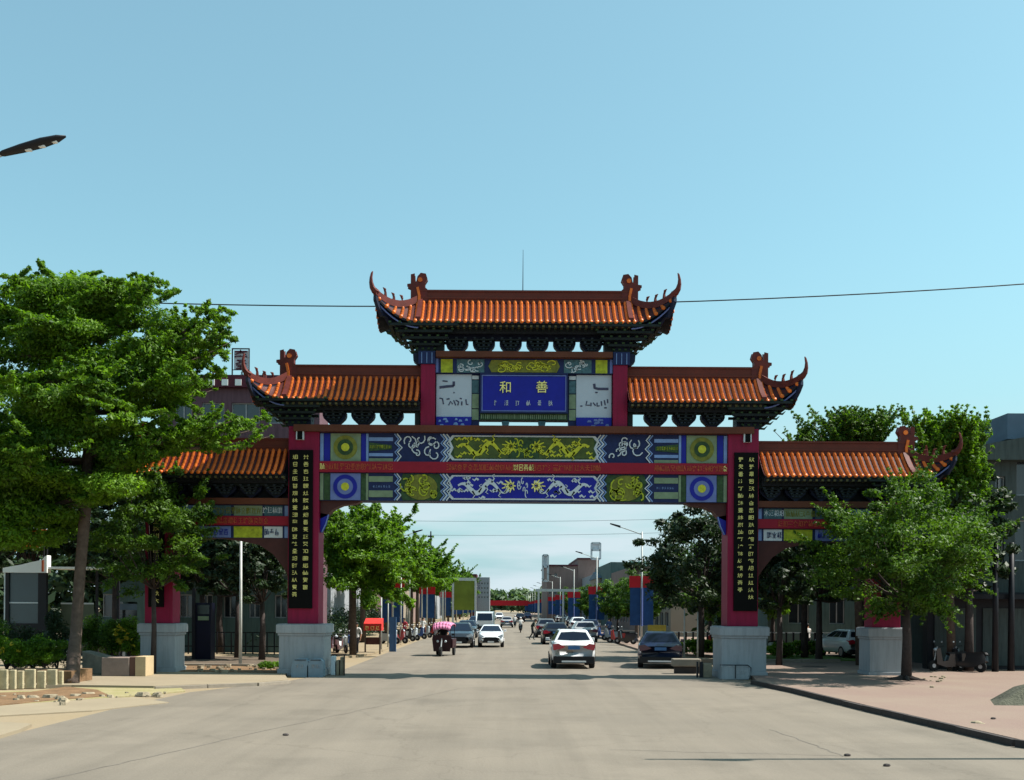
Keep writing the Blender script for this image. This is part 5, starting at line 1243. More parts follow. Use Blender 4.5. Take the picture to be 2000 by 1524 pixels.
# root flare and litter around the right tree
rt = GP(1770, 1328, .13)
g = MB()
for k in range(6):
    a = k * 1.05 + .3; g.tube([(rt.x, rt.y, .26), (rt.x + .35 * math.cos(a), rt.y + .35 * math.sin(a), .17), (rt.x + .8 * math.cos(a), rt.y + .8 * math.sin(a), .12)], [.12, .07, .02], 5)
g.build('tree_roots', M_barkd, label='spreading roots at the foot of the tree before the right outer pillar', cat='roots')
rl2 = random.Random(9)
for k in range(14):
    p = GP(rl2.uniform(1790, 1850), rl2.uniform(1322, 1345), .13); r = rl2.uniform(.03, .09)
    MB().ball((p.x, p.y, .13 + r * .4), (r * 1.4, r, r * .6), n=5, m=3).build('stone', M_rock, label='small stone scattered right of the tree before the right outer pillar', cat='stone', group='stones by the right tree')
mc = GP(1820, 1, .13)
for (px, py, w, d, lab) in ((1590, 1302, .55, .5, 'dark round manhole cover on the pavement between the right pillars'),):
    p = GP(px, py, .134); MB().lathe([(w, 0), (w, .01), (w * .8, .012)], (p.x, p.y, .128), 20).build('manhole_cover', M_kerbd, label=lab, cat='manhole cover')

# ------------------------------------------------------------------ poles, lamps, banners, wire
def lamp(label, x, y, h, arm, pal, group=None, rz=0.0, name='street_lamp', r=.09, z0=.1, hl_len=1.25, tilt=.28):
    t = thing(name, label, 'street lamp', (x, y, z0), group)
    MB().tube([(x, y, z0), (x, y, z0 + h * .5), (x, y, z0 + h)], [r, r * .75, r * .5], 8).build('pole', pal, t, smooth=True)
    ca, sa = math.cos(rz), math.sin(rz)
    w = lambda u, z: (x + u * ca, y + u * sa, z0 + z)
    MB().tube([w(0, h - .3), w(arm * .5, h + arm * tilt * .45), w(arm, h + arm * tilt)], [.045, .04, .035], 6).build('arm', pal, t, smooth=True)
    g = MB(); L = hl_len; z1 = h + arm * tilt
    prof2 = [(0, .03), (.08, .06), (.35, .085), (.65, .095), (.88, .07), (1.0, .02)]
    vs = []; fs = []
    for q, rr_ in prof2:
        c = Vector(w(arm - .05 + L * q, z1 + L * q * tilt))
        for k in range(8):
            a = k * math.pi / 4; vs.append(c + Vector((-sa, ca, 0)) * math.cos(a) * rr_ * 1.5 + Vector((0, 0, 1)) * math.sin(a) * rr_ * .75)
    for i in range(5):
        for k in range(8): fs.append((i * 8 + k, i * 8 + (k + 1) % 8, (i + 1) * 8 + (k + 1) % 8, (i + 1) * 8 + k))
    fs += [tuple(range(8)), tuple(range(40, 48))]
    hd = g.add(vs, fs).build('lamp_head', M_dmetal, t, smooth=True)
    for q in (.45, .65, .83):
        c = w(arm - .05 + L * q, z1 + L * q * tilt - .072 + .02 * (q > .8)); MB().cbox((c[0], c[1], c[2] - .01), (.11, .07, .03)).build('led_module', M_wht, hd)
    return t
# the lamp whose head reaches in at the top left
lh = P(2, 302, 19.5)
lamp('dark street lamp reaching in from the left edge high against the sky', lh.x - 1.3, 19.5, lh.z - .37 - .1, 1.3, M_pole, tilt=.28, hl_len=1.22)
# its neighbour outside the frame at right, whose shadow lies across the road
lamp('street lamp post just outside the right edge casting its shadow over the road', 10.9, 19.6, 11.5, 1.2, M_pole, rz=0, z0=0.0, r=.11)

def banner_pole(label, x, y, sd, group, h=7.9, z0=.1, bare=False):
    t = thing('banner_lamp', label, 'street lamp', (x, y, z0), group)
    MB().tube([(x, y, z0), (x, y, z0 + h)], [.085, .05], 7).build('pole', M_pole, t, smooth=True)
    MB().tube([(x, y, z0 + h - .2), (x + sd * 1.6, y, z0 + h + .35)], [.04, .03], 5).build('arm', M_pole, t)
    MB().prism([(x + sd * 1.5, z0 + h + .26), (x + sd * 2.2, z0 + h + .50), (x + sd * 2.2, z0 + h + .57), (x + sd * 1.5, z0 + h + .40)], y - .12, y + .12).build('lamp_head', M_dmetal, t)
    if not bare:
        for q in (-1, 1):
            b = MB().box(x + (q * .08 if q > 0 else -.80), x + (.80 if q > 0 else -.08), y - .012, y + .012, 1.55, 4.15)
            b.build('blue_banner', mat('banner_blue', (.015, .055, .16), .7, .25, 2), t)
            MB().box(x + (q * .08 if q > 0 else -.86), x + (.86 if q > 0 else -.08), y - .04, y + .04, 4.152, 4.95).build('red_panel', mat('banner_red', (.45, .012, .02), .6, .15, 2), t)
        MB().tube([(x, y - .13, 1.5), (x, y - .13, 4.1)], .07, 6).build('pole_sleeve', M_lilac, t)
    return t
pr_ = None
for sdx, xx, y0_, nn in ((1, 9.45, 74, 13), (-1, -8.4, 81, 13)):
    for k in range(nn):
        y = y0_ + 36 * k if k < 4 else y0_ + 36 * 3 + 30 * (k - 3)
        if pr_ is None: o = pr_ = banner_pole('x', xx, y, -1, None)
        else: o = copy_tree(pr_); o.location = (xx, y, .1)
        if sdx < 0: o.rotation_euler = (0, 0, math.pi); o.location.y = y
        props(o, '%s banner lamp post beyond the gate on the %s kerb, red over blue' % (ordn[k], 'right' if sdx > 0 else 'left'), 'street lamp', 'lamp posts with red and blue banners')
# slim pale posts
def post(label, px, Y, z1py, r=.05, m=None, z0=.1, name='post', cat='post'):
    x = P(px, 1188, Y).x
    return MB().tube([(x, Y, z0), (x, Y, P(px, z1py, Y).z)], [r, r * .7], 7).build(name, m or M_pole, label=label, cat=cat, smooth=True)
post('pale slender lamp pole standing in the left side passage', 470, 47.5, 1050, .075, name='pale_pole', cat='pole')
post('pale slender pole beside the first left street tree', 783, 78, 1090, .07, name='pale_pole', cat='pole')
post('tall pale pole left of the second left banner post', 824, 112, 1062, .09, name='pale_pole', cat='pole')
post('pale slender pole in the left pole row, between the second and third street trees', 800, 95, 1100, .05, name='pale_pole', cat='pole')
post('pale slender pole in the left pole row, under the bright layered tree', 758, 70, 1140, .05, name='pale_pole', cat='pole')
post('pale slender pole in the left pole row, farthest, beside the gantry', 860, 140, 1120, .05, name='pale_pole', cat='pole')
post('pale slender pole in the left pole row, shortest, beside the stall', 745, 66, 1165, .05, name='pale_pole', cat='pole')
post('left of the two thick dark posts at the right edge', 1944, 45.2, 1050, .14, M_dmetal, .13, 'dark_post')
post('right of the two thick dark posts at the right edge', 1975, 45.8, 1060, .15, M_dmetal, .13, 'dark_post')
post('pale thin pole on the lawn right of the big dark tree', 1363, 56, 1195, .05, name='pale_pole', cat='pole')
post('pale thin pole on the lawn left of the big dark tree', 1337, 57, 1190, .05, name='pale_pole', cat='pole')
bpst = MB(); pxx = GP(767, 1273, 0); bpst.box(pxx.x - .22, pxx.x + .12, pxx.y, pxx.y + .1, 0, 2.1); bpst.box(pxx.x + .12, pxx.x + .2, pxx.y - .03, pxx.y + .13, 0, 2.1)
bpst.build('blue_signpost', mat('sign_blue', (.05, .11, .22), .5), label='slim blue grey sign pillar on the sandy edge left of the road', cat='sign')
# gantries
def gantry(label, pxa, pxb, py, Y, hang=None, legs=(), hm=None):
    a, b = P(pxa, py, Y), P(pxb, py, Y); t = thing('gantry', label, 'gantry', ((a.x + b.x) / 2, Y, 0))
    MB().box(a.x, b.x, Y - .15, Y + .15, a.z - .2, a.z + .2).build('cross_beam', M_pole, t)
    for px in legs: q = P(px, py, Y); MB().box(q.x - .14, q.x + .14, Y - .14, Y + .14, 0, a.z - .2).build('leg', M_pole, t)
    if hang: c = P(hang[0], hang[2], Y); d = P(hang[1], hang[3], Y); MB().box(c.x, d.x, Y - .05, Y + .05, d.z, c.z).build('hanging_board', hm, t)
    return t
gantry('pale gantry beam with a big yellow green board left of the far street', 803, 930, 1131, 150, (884, 930, 1135, 1192), (865, 885, 929), mat('board_green', (.14, .17, .02), .6, .25, .6))
gantry('pale gantry beam crossing in front of the taupe building', 1046, 1160, 1153, 165, None, (1052, 1100, 1158))
# far red garland line across the end of the street
g = MB()
# black cross-like mast
cm = P(841, 1110, 170); g = thing('mast', 'thin black mast with a short crossbar above the left street trees', 'mast', (cm.x, 170, 0))
MB().tube([(cm.x, 170, 0), (cm.x, 170, P(841, 1038, 170).z)], [.35, .1], 6).build('mast_pole', M_dmetal, g)
zc = P(841, 1048, 170).z; MB().box(cm.x - .5, cm.x + .5, 169.9, 170.1, zc - .12, zc + .12).build('crossbar', M_dmetal, g)
# palm at the right
pt_ = thing('palm_tree', 'small blue green palm peeking over the warehouse left of the big dark tree', 'tree', (P(1245, 1188, 95).x, 95, .1))
pc_ = P(1245, 1105, 95); MB().tube([(pc_.x, 95, .1), pc_], [.2, .14], 7).build('trunk', M_bark, pt_)
fr_ = MB(); rp = random.Random(4)
for k in range(15):
    a = k * 2.4; L = rp.uniform(1.2, 1.9); pts = [pc_ + Vector((math.cos(a) * L * q, math.sin(a) * L * q, .55 * math.sin(q * 2.6) - .5 * q * q)) for q in (0, .25, .5, .75, 1)]
    nn = Vector((-math.sin(a), math.cos(a), 0))
    for i in range(4):
        w1, w2 = .22 * math.sin(.5 + i * .7), .22 * math.sin(.5 + (i + 1) * .55) * (i < 3)
        fr_.add([pts[i] + nn * w1 - Vector((0, 0, w1 * .6)), pts[i], pts[i + 1], pts[i + 1] + nn * w2 - Vector((0, 0, w2 * .6))], [(0, 1, 2, 3)]); fr_.add([pts[i], pts[i] - nn * w1 - Vector((0, 0, w1 * .6)), pts[i + 1] - nn * w2 - Vector((0, 0, w2 * .6)), pts[i + 1]], [(0, 1, 2, 3)])
fr_.build('fronds', mat('palm_leaf', (.05, .12, .11), .6, .3, 3), pt_)
# overhead wires behind the gate
def wire(label, a, b, sag, r=.028):
    pts = [a.lerp(b, q / 24) - Vector((0, 0, sag * 4 * (q / 24) * (1 - q / 24))) for q in range(25)]
    MB().tube(pts, r, 5).build('overhead_wire', M_dmetal, label=label, cat='wire', smooth=True)
wire('thin overhead wire crossing the sky behind the topmost roof', P(-350, 562, 47), P(2400, 522, 47), P(1000, 542, 47).z - P(1000, 597, 47).z)
for k, (pa_, pb3, s) in enumerate((((560, 1012), (1480, 1008), .35), ((560, 1040), (1480, 1034), .35))):
    wire(('upper', 'lower')[k] + ' thin wire crossing the sky under the main beam', P(pa_[0], pa_[1], 85), P(pb3[0], pb3[1], 85), s, .012)
# dark blue booth in the left passage
bo = thing('booth', 'narrow dark blue booth with a small sage label in the left side passage', 'booth', (P(395, 1188, 52).x, 52, .1))
ux = lambda px: P(px, 1188, 52).x; uz = lambda py: H + (1188 - py) * 52 / F - .08
MB().box(ux(381), ux(412), 52, 52.8, .1, uz(1178)).build('booth_body', mat('booth_blue', (.003, .004, .018), .5), bo, bevel=.02)
MB().box(ux(376), ux(382), 51.9, 52, .1, uz(1150)).build('side_post', M_dmetal, bo)
MB().box(ux(387), ux(408), 51.97, 52, uz(1212), uz(1204)).build('label_strip', M_sage, bo)  # plain sage-coloured strip
MB().box(ux(386), ux(409), 51.97, 52, uz(1200), uz(1182)).build('window', M_glassd, bo)
# fence rails through the passage, stall, yellow board
fb = thing('rail_fence', 'low dark rail fence behind the left side passage', 'fence', (P(450, 1188, 58).x, 58, .1))
for k in range(16): x = P(340 + k * 14, 1188, 58).x; MB().box(x - .03, x + .03, 58, 58.06, .1, 1.3).build('fence_post', M_dmetal, fb)
for z in (.5, 1.25): MB().box(P(338, 1188, 58).x, P(552, 1188, 58).x, 58.07, 58.1, z, z + .06).build('fence_rail', M_dmetal, fb)
fb = thing('rail_fence', 'low dark rail fence right of the road beside the lawn', 'fence', (13, 63, .1))
for k in range(26): x = 9.4 + k * .42; MB().box(x - .05, x + .05, 63, 63.1, .12, 1.35).build('fence_post', M_dmetal, fb)
for z in (.5, 1.3): MB().box(9.3, 20, 63.11, 63.15, z, z + .06).build('fence_rail', M_wht, fb)
yb = P(1284, 1226, 56); MB().box(yb.x - .5, yb.x + .45, 56, 56.06, 1.25, 1.85).build('yellow_board', mat('board_yellow', (.42, .30, .05), .6, .2, 3), label='yellow notice board above the dark blue car', cat='sign')
st = thing('stall', 'small stall with a red awning and red seats left of the road', 'stall', (P(730, 1188, 62).x, 62, 0))
sx = P(730, 1188, 62).x
MB().prismx([(61.4, 1.75), (62.4, 2.05), (62.4, 1.35), (61.4, 1.35)], sx - .5, sx + .52).build('red_awning', mat('stall_red', (.50, .03, .025), .6), st)
g = MB()
for q in range(3): glyph(g, sx - .3 + .3 * q, 1.5, .2, .22, 61.385, 61.4, rg2)
g.build('characters', M_gold, st)
for q in (-.42, .42): MB().box(sx + q - .04, sx + q + .04, 61.5, 61.6, 0, 1.35).build('leg', M_bark, st)
MB().box(sx - .4, sx + .4, 61.6, 62.3, .55, .95).build('counter', M_brown, st)

sh_ = thing('shade_dark_shopfront', 'added dark shopfront and awning, shade put into the colour, between the right tree and the corner building', 'building', (19.4, 47.2, .12))
MB().box(18.5, 34, 47.0, 47.55, .1, 3.5).build('wall', M_dmetal, sh_); MB().box(18.2, 34, 46.0, 47.0, 3.2, 3.4).build('awning_slab', M_dmetal, sh_)  # added wall and slab; near-black colour stands in for deep shade
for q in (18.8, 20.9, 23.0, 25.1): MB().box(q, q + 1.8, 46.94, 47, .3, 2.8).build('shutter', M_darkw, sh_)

rb_ = MB().box(P(957, 1188, 420).x, P(1046, 1188, 420).x, 420, 420.1, H + 1188 * 0 + (1188 - 1183) * .2, H + (1188 - 1173) * .2)
rb_.build('red_banner', mat('banner_red', (.45, .012, .02), .6, .15, 2), label='distant red banner strung across the far end of the street', cat='banner')
# ------------------------------------------------------------------ vehicles (local: +Y is the front)
M_tyre = mat('tyre', (.015, .015, .016), .85, .2, 8)
M_rim = mat('rim', (.35, .36, .38), .35, .1, 5, metal=.7)
M_trim = mat('trim_black', (.012, .012, .014), .5, .2, 5)
M_glassc = mat('car_glass', (.006, .010, .022), .12, .1, 1, spec=.35)
M_tail = mat('tail_light', (.42, .01, .03), .2, .15, 6, coat=1)
M_hlight = mat('headlight_glass', (.55, .60, .66), .1, .1, 5, spec=.9)
M_plate = mat('plate_blue', (.05, .14, .32), .4, .1, 5)
M_platew = mat('plate_white', (.7, .7, .7), .4, .05, 5)
def paint(n, c): return mat('car_paint_' + n, c, .28, .04, 1, coat=1)
def qpt(q, u, v, off):
    a, b, c, d = [Vector(p) for p in q]; n = (b - a).cross(d - a).normalized()
    return a.lerp(b, u).lerp(d.lerp(c, u), v) + n * off
def patch(mb, q, poly, o0=-.03, o1=.012, mi=0):
    n = len(poly); vs = [qpt(q, u, v, o0) for u, v in poly] + [qpt(q, u, v, o1) for u, v in poly]
    mb.add(vs, [tuple(range(n, 2 * n))] + [(i, (i + 1) % n, n + (i + 1) % n, n + i) for i in range(n)], mi)
def loft(mb, st):
    """st: (y, zlow, zbelt, halfwidth)"""
    vs = []; fs = []; n = 0
    for (y, zl, zb, w) in st:
        zm = zl + (zb - zl) * .45
        half = [(0, zl), (w * .86, zl), (w * .97, zl + .10), (w, zm), (w * .985, zb - .16), (w * .93, zb - .03), (w * .75, zb + .015), (0, zb + .03)]
        ring = half + [(-a, b) for a, b in reversed(half[1:-1])]; n = len(ring)
        vs += [(a, y, b) for a, b in ring]
    for i in range(len(st) - 1):
        for k in range(n): fs.append((i * n + k, i * n + (k + 1) % n, (i + 1) * n + (k + 1) % n, (i + 1) * n + k))
    fs += [tuple(range(n)), tuple(reversed(range((len(st) - 1) * n, len(st) * n)))]
    mb.add(vs, fs)
def car(name, label, cat, col, L=4.6, W=1.85, Hh=1.65, belt=1.0, style='suv', group=None):
    t = thing(name, label, cat, (0, 0, 0), group); w = W / 2; h = L / 2
    k = belt
    st = [(-h, .48, k * .86, w * .86), (-h + .08, .34, k * .97, w * .95), (-h + .5, .30, k * 1.02, w), (-.9, .26, k * 1.01, w), (.5, .26, k, w), (h - 1.15, .27, k * .97, w * .99), (h - .45, .28, k * .86, w * .96), (h - .12, .30, k * .76, w * .86), (h, .42, k * .62, w * .72)]
    b = MB(); loft(b, st); b.build('body', col, t, smooth=True)
    # greenhouse
    rb, rt, ft, fb = (-h + .12, -h + .55, .15, 1.05) if style == 'suv' else (-h + .55, -h + 1.35, .05, .95)
    zb_, zt_ = k * .98, Hh; wb, wt = w * .92, w * .64
    c8 = {'rbl': (-wb, rb, zb_), 'rbr': (wb, rb, zb_), 'fbl': (-wb, fb, zb_), 'fbr': (wb, fb, zb_), 'rtl': (-wt, rt, zt_ - .05), 'rtr': (wt, rt, zt_ - .05), 'ftl': (-wt, ft, zt_ - .04), 'ftr': (wt, ft, zt_ - .04)}
    g = MB(); kk_ = list(c8); g.add([c8[q] for q in kk_] + [(-wt * .9, rt + .15, zt_), (wt * .9, rt + .15, zt_), (wt * .9, ft - .2, zt_), (-wt * .9, ft - .2, zt_)],
          [tuple(kk_.index(q) for q in f) for f in (('rbl', 'rbr', 'rtr', 'rtl'), ('fbr', 'fbl', 'ftl', 'ftr'), ('rbr', 'fbr', 'ftr', 'rtr'), ('fbl', 'rbl', 'rtl', 'ftl'))] + [(4, 5, 9, 8), (5, 7, 10, 9), (7, 6, 11, 10), (6, 4, 8, 11), (8, 9, 10, 11)])
    g.build('cabin', col, t, bevel=.03)
    Q = lambda *n: [c8[i] for i in n]
    g = MB(); patch(g, Q('rbl', 'rbr', 'rtr', 'rtl'), [(.07, .22), (.5, .16), (.93, .22), (.91, .84), (.5, .9), (.09, .84)]); g.build('rear_window', M_glassc, t)
    g = MB(); patch(g, Q('fbr', 'fbl', 'ftl', 'ftr'), [(.05, .06), (.95, .06), (.93, .90), (.07, .90)]); g.build('windscreen', M_glassc, t)
    for q in (Q('rbr', 'fbr', 'ftr', 'rtr'), Q('fbl', 'rbl', 'rtl', 'ftl')):
        rv = q[0][0] < 0
        for (a, bb) in ((.10, .38), (.41, .64), (.67, .92)):
            g = MB(); a1, b1 = (1 - bb, 1 - a) if rv else (a, bb); patch(g, q, [(a1, .12), (b1, .12), (b1, .88), (a1, .88)]); g.build('side_window', M_glassc, t)
    # bumpers, lights, plates
    g = MB().box(-w * .93, w * .93, -h - .04, -h + .3, .24, k * .47); g.build('rear_bumper', M_trim, t, bevel=.03)
    g = MB().box(-w * .55, w * .55, -h - .06, -h - .04, .30, .37); g.build('bumper_trim', M_platew, t)
    g = MB().box(-w * .26, w * .26, -h - .02, -h + .1, k * .72, k * .72 + .14); g.build('number_plate', M_plate, t)
    for s in (-1, 1):
        g = MB(); pl = [(s * w * .92, k * .70), (s * w * .95, k * .90), (s * w * .70, k * .93), (s * w * .42, k * .80), (s * w * .62, k * .74)]
        g.prism(pl, -h - .015, -h + .28); g.build('tail_light', M_tail, t, bevel=.01)
        g = MB(); pl = [(s * w * .93, k * .70), (s * w * .88, k * .84), (s * w * .52, k * .70), (s * w * .60, k * .62)]
        g.prism(pl, h - .30, h - .03); g.build('headlight', M_hlight, t, bevel=.01)
        g = MB().cbox((s * (w + .08), .62, k * .98), (.18, .1, .14)); g.build('mirror', col, t, bevel=.02)
    g = MB().prism([(-w * .42, k * .64), (-w * .62, k * .34), (w * .62, k * .34), (w * .42, k * .64)], h - .1, h + .02); g.build('grille', M_trim, t, bevel=.02)
    g = MB().box(-w * .24, w * .24, h + .02, h + .04, .33, .44); g.build('number_plate', M_platew, t)
    me = None
    for (sx, sy) in ((-1, -1), (1, -1), (-1, 1), (1, 1)):
        g = MB(); cx = sx * (w - .12); cy = sy * (h - .88); r = .34
        for (x0, x1, rr_, m) in ((-.12, .12, r, 0),):
            n = 20; vs = []
            for xx, q in ((x0, r * .9), (x0 + .03, r), (x1 - .03, r), (x1, r * .9)):
                vs += [(cx + xx, cy + q * math.cos(2 * math.pi * i / n), r + q * math.sin(2 * math.pi * i / n)) for i in range(n)]
            fs = [(a * n + i, a * n + (i + 1) % n, (a + 1) * n + (i + 1) % n, (a + 1) * n + i) for a in range(3) for i in range(n)] + [tuple(range(n)), tuple(range(3 * n, 4 * n))]
            g.add(vs, fs)
        wo = g.build('wheel', M_tyre, t, smooth=False)
        g = MB(); n = 12; xo = cx + sx * .125
        g.add([(xo, cy + r * .62 * math.cos(2 * math.pi * i / n), r + r * .62 * math.sin(2 * math.pi * i / n)) for i in range(n)] + [(xo - sx * .03, cy + r * .66 * math.cos(2 * math.pi * i / n), r + r * .66 * math.sin(2 * math.pi * i / n)) for i in range(n)], [tuple(range(n))] + [(i, (i + 1) % n, n + (i + 1) % n, n + i) for i in range(n)])
        g.build('rim', M_rim, wo)
        MB().cbox((cx - sx * .02, cy, .5), (.2, .86, .2)).build('wheel_arch', M_trim, t)
    return t
def place(t, px, py, rz=0.0, z0=0.0):
    p = GP(px, py, z0); t.location = (p.x, p.y, z0); t.rotation_euler = (0, 0, rz); return p
white = paint('white', (.62, .64, .66)); navy = paint('navy', (.004, .008, .035)); black = paint('black', (.01, .01, .013)); silver = paint('silver', (.30, .31, .32)); greyp = paint('grey', (.10, .11, .12))
c = car('white_suv', 'white suv seen from behind with red tail lights, nearest car on the road', 'car', white, 4.5, 1.96, 1.74, 1.20)
p = place(c, 1115, 1307); c.location.y += 2.3; c.location.x *= 1.045
c2 = car('dark_car', 'dark car ahead of the white suv, showing on both sides of it', 'car', black, 4.7, 1.95, 1.55, 1.08)
c2.location = (P(1122, 1188, 55).x, 55.5, 0)
def bods(root, newm, old):
    for ch in root.children:
        if ch.type == 'MESH' and ch.data.materials and ch.data.materials[0] == old:
            ch.data = ch.data.copy(); ch.data.materials[0] = newm
cb_ = car('parked_suv', 'dark blue suv parked right of the road before the kerb', 'car', navy, 4.7, 2.02, 1.66, 1.14)
cb_.location = (P(1289, 1188, 50.5).x, 50.6, 0); cb_.rotation_euler = (0, 0, R(-7)); cb_.location.y = 50.6
wo = car('oncoming_car', 'white car with a black grille driving towards the gate', 'car', white, 4.3, 1.78, 1.52, 1.08)
wo.location = (P(959, 1188, 73).x - .0, 75.0, 0); wo.rotation_euler = (0, 0, math.pi)
for ch in cb_.children:
    if ch.name.startswith('tail_light'): ch.data.materials[0] = mat('tail_light_dark', (.06, .01, .03), .2, .1, 4, coat=1)
def clone(src, label, loc, rz, newcol=None, old=None, cat='car', group=None, s=1.0):
    o = copy_tree(src); o.location = loc; o.rotation_euler = (0, 0, rz); o.scale = (s, s, s)
    if newcol: bods(o, newcol, old)
    o['label'] = label; o['category'] = cat
    if group: o['group'] = group
    return o
clone(wo, 'white car parked in the shade behind the right outer pillar', (P(1658, 1188, 58).x, 58.5, .12), R(8), None)
clone(cb_, 'dark car parked at the left kerb behind the canopied tricycle', (P(897, 1188, 73).x, 74, 0), math.pi, black, navy)
clone(c2, 'second dark car parked at the left kerb farther along', (P(912, 1188, 98).x, 98, 0), math.pi, None)
clone(wo, 'small distant silver car in the middle of the road', (P(990, 1188, 150).x, 150, 0), 0, silver, white)
clone(wo, 'distant white car behind the oncoming white one', (P(940, 1188, 135).x, 135, 0), math.pi)
clone(c, 'distant grey van on the right lane beyond the walking person', (P(1066, 1188, 100).x, 100, 0), 0, greyp, white, s=1.0)
clone(c2, 'dark van ahead of the dark car on the right lane', (P(1084, 1188, 82).x, 82, 0), 0, None, black, s=1.05)
clone(cb_, 'dark car parked at left, seen between the shelter and the kiosk', (P(200, 1188, 50).x, 51, .1), R(78))
for k, (px, Y, ck) in enumerate(((1140, 88, silver), (1150, 104, None), (1128, 130, white), (1118, 155, black), (930, 135, None), (936, 165, silver), (1016, 210, black), (1030, 250, None), (975, 240, white), (1096, 190, silver))):
    lab = ['silver car parked at the right kerb near the second banner', 'dark blue car parked behind the silver one at the right kerb', 'white car parked farther along the right kerb', 'black car parked far along the right kerb', 'dark blue car far along the left kerb', 'silver car far along the left kerb', 'tiny dark car far away just right of the street centre', 'tiny blue car far away among the banners at right', 'tiny white car far away in the left lane', 'tiny silver car far along the right kerb'][k]
    clone(cb_, lab, (P(px, 1188, Y).x, Y, 0), 0 if px > 985 else math.pi, ck, navy, group='small cars along the far street')
lt = thing('small_truck', 'small grey truck with a white cab roof coming behind the oncoming white car', 'truck', (0, 0, 0))
MB().box(-1.0, 1.0, -3.2, .9, .9, 2.3).build('cargo_box', M_tealw, lt, bevel=.04)
MB().prismx([(.95, .5), (2.7, .5), (2.75, 1.3), (2.35, 2.25), (.95, 2.3)], -.95, .95).build('cab', white, lt, bevel=.06)
MB().add([(-.82, 2.77, 1.35), (.82, 2.77, 1.35), (.76, 2.42, 2.1), (-.76, 2.42, 2.1)], [(0, 1, 2, 3)]).build('windscreen', M_glassc, lt)
MB().box(-.9, .9, 2.7, 2.82, .45, .75).build('bumper', M_trim, lt)
for sx_ in (-1, 1):
    for yy in (-2.2, 2.0): MB().tube([(sx_ * .72, yy, .4), (sx_ * .98, yy, .4)], .4, 14).build('wheel', M_tyre, lt)
    MB().box(sx_ * .85 - .12, sx_ * .85 + .12, 2.74, 2.84, .8, 1.0).build('headlight', M_hlight, lt)
lt.location = (P(948, 1188, 118).x, 118, 0); lt.rotation_euler = (0, 0, math.pi)

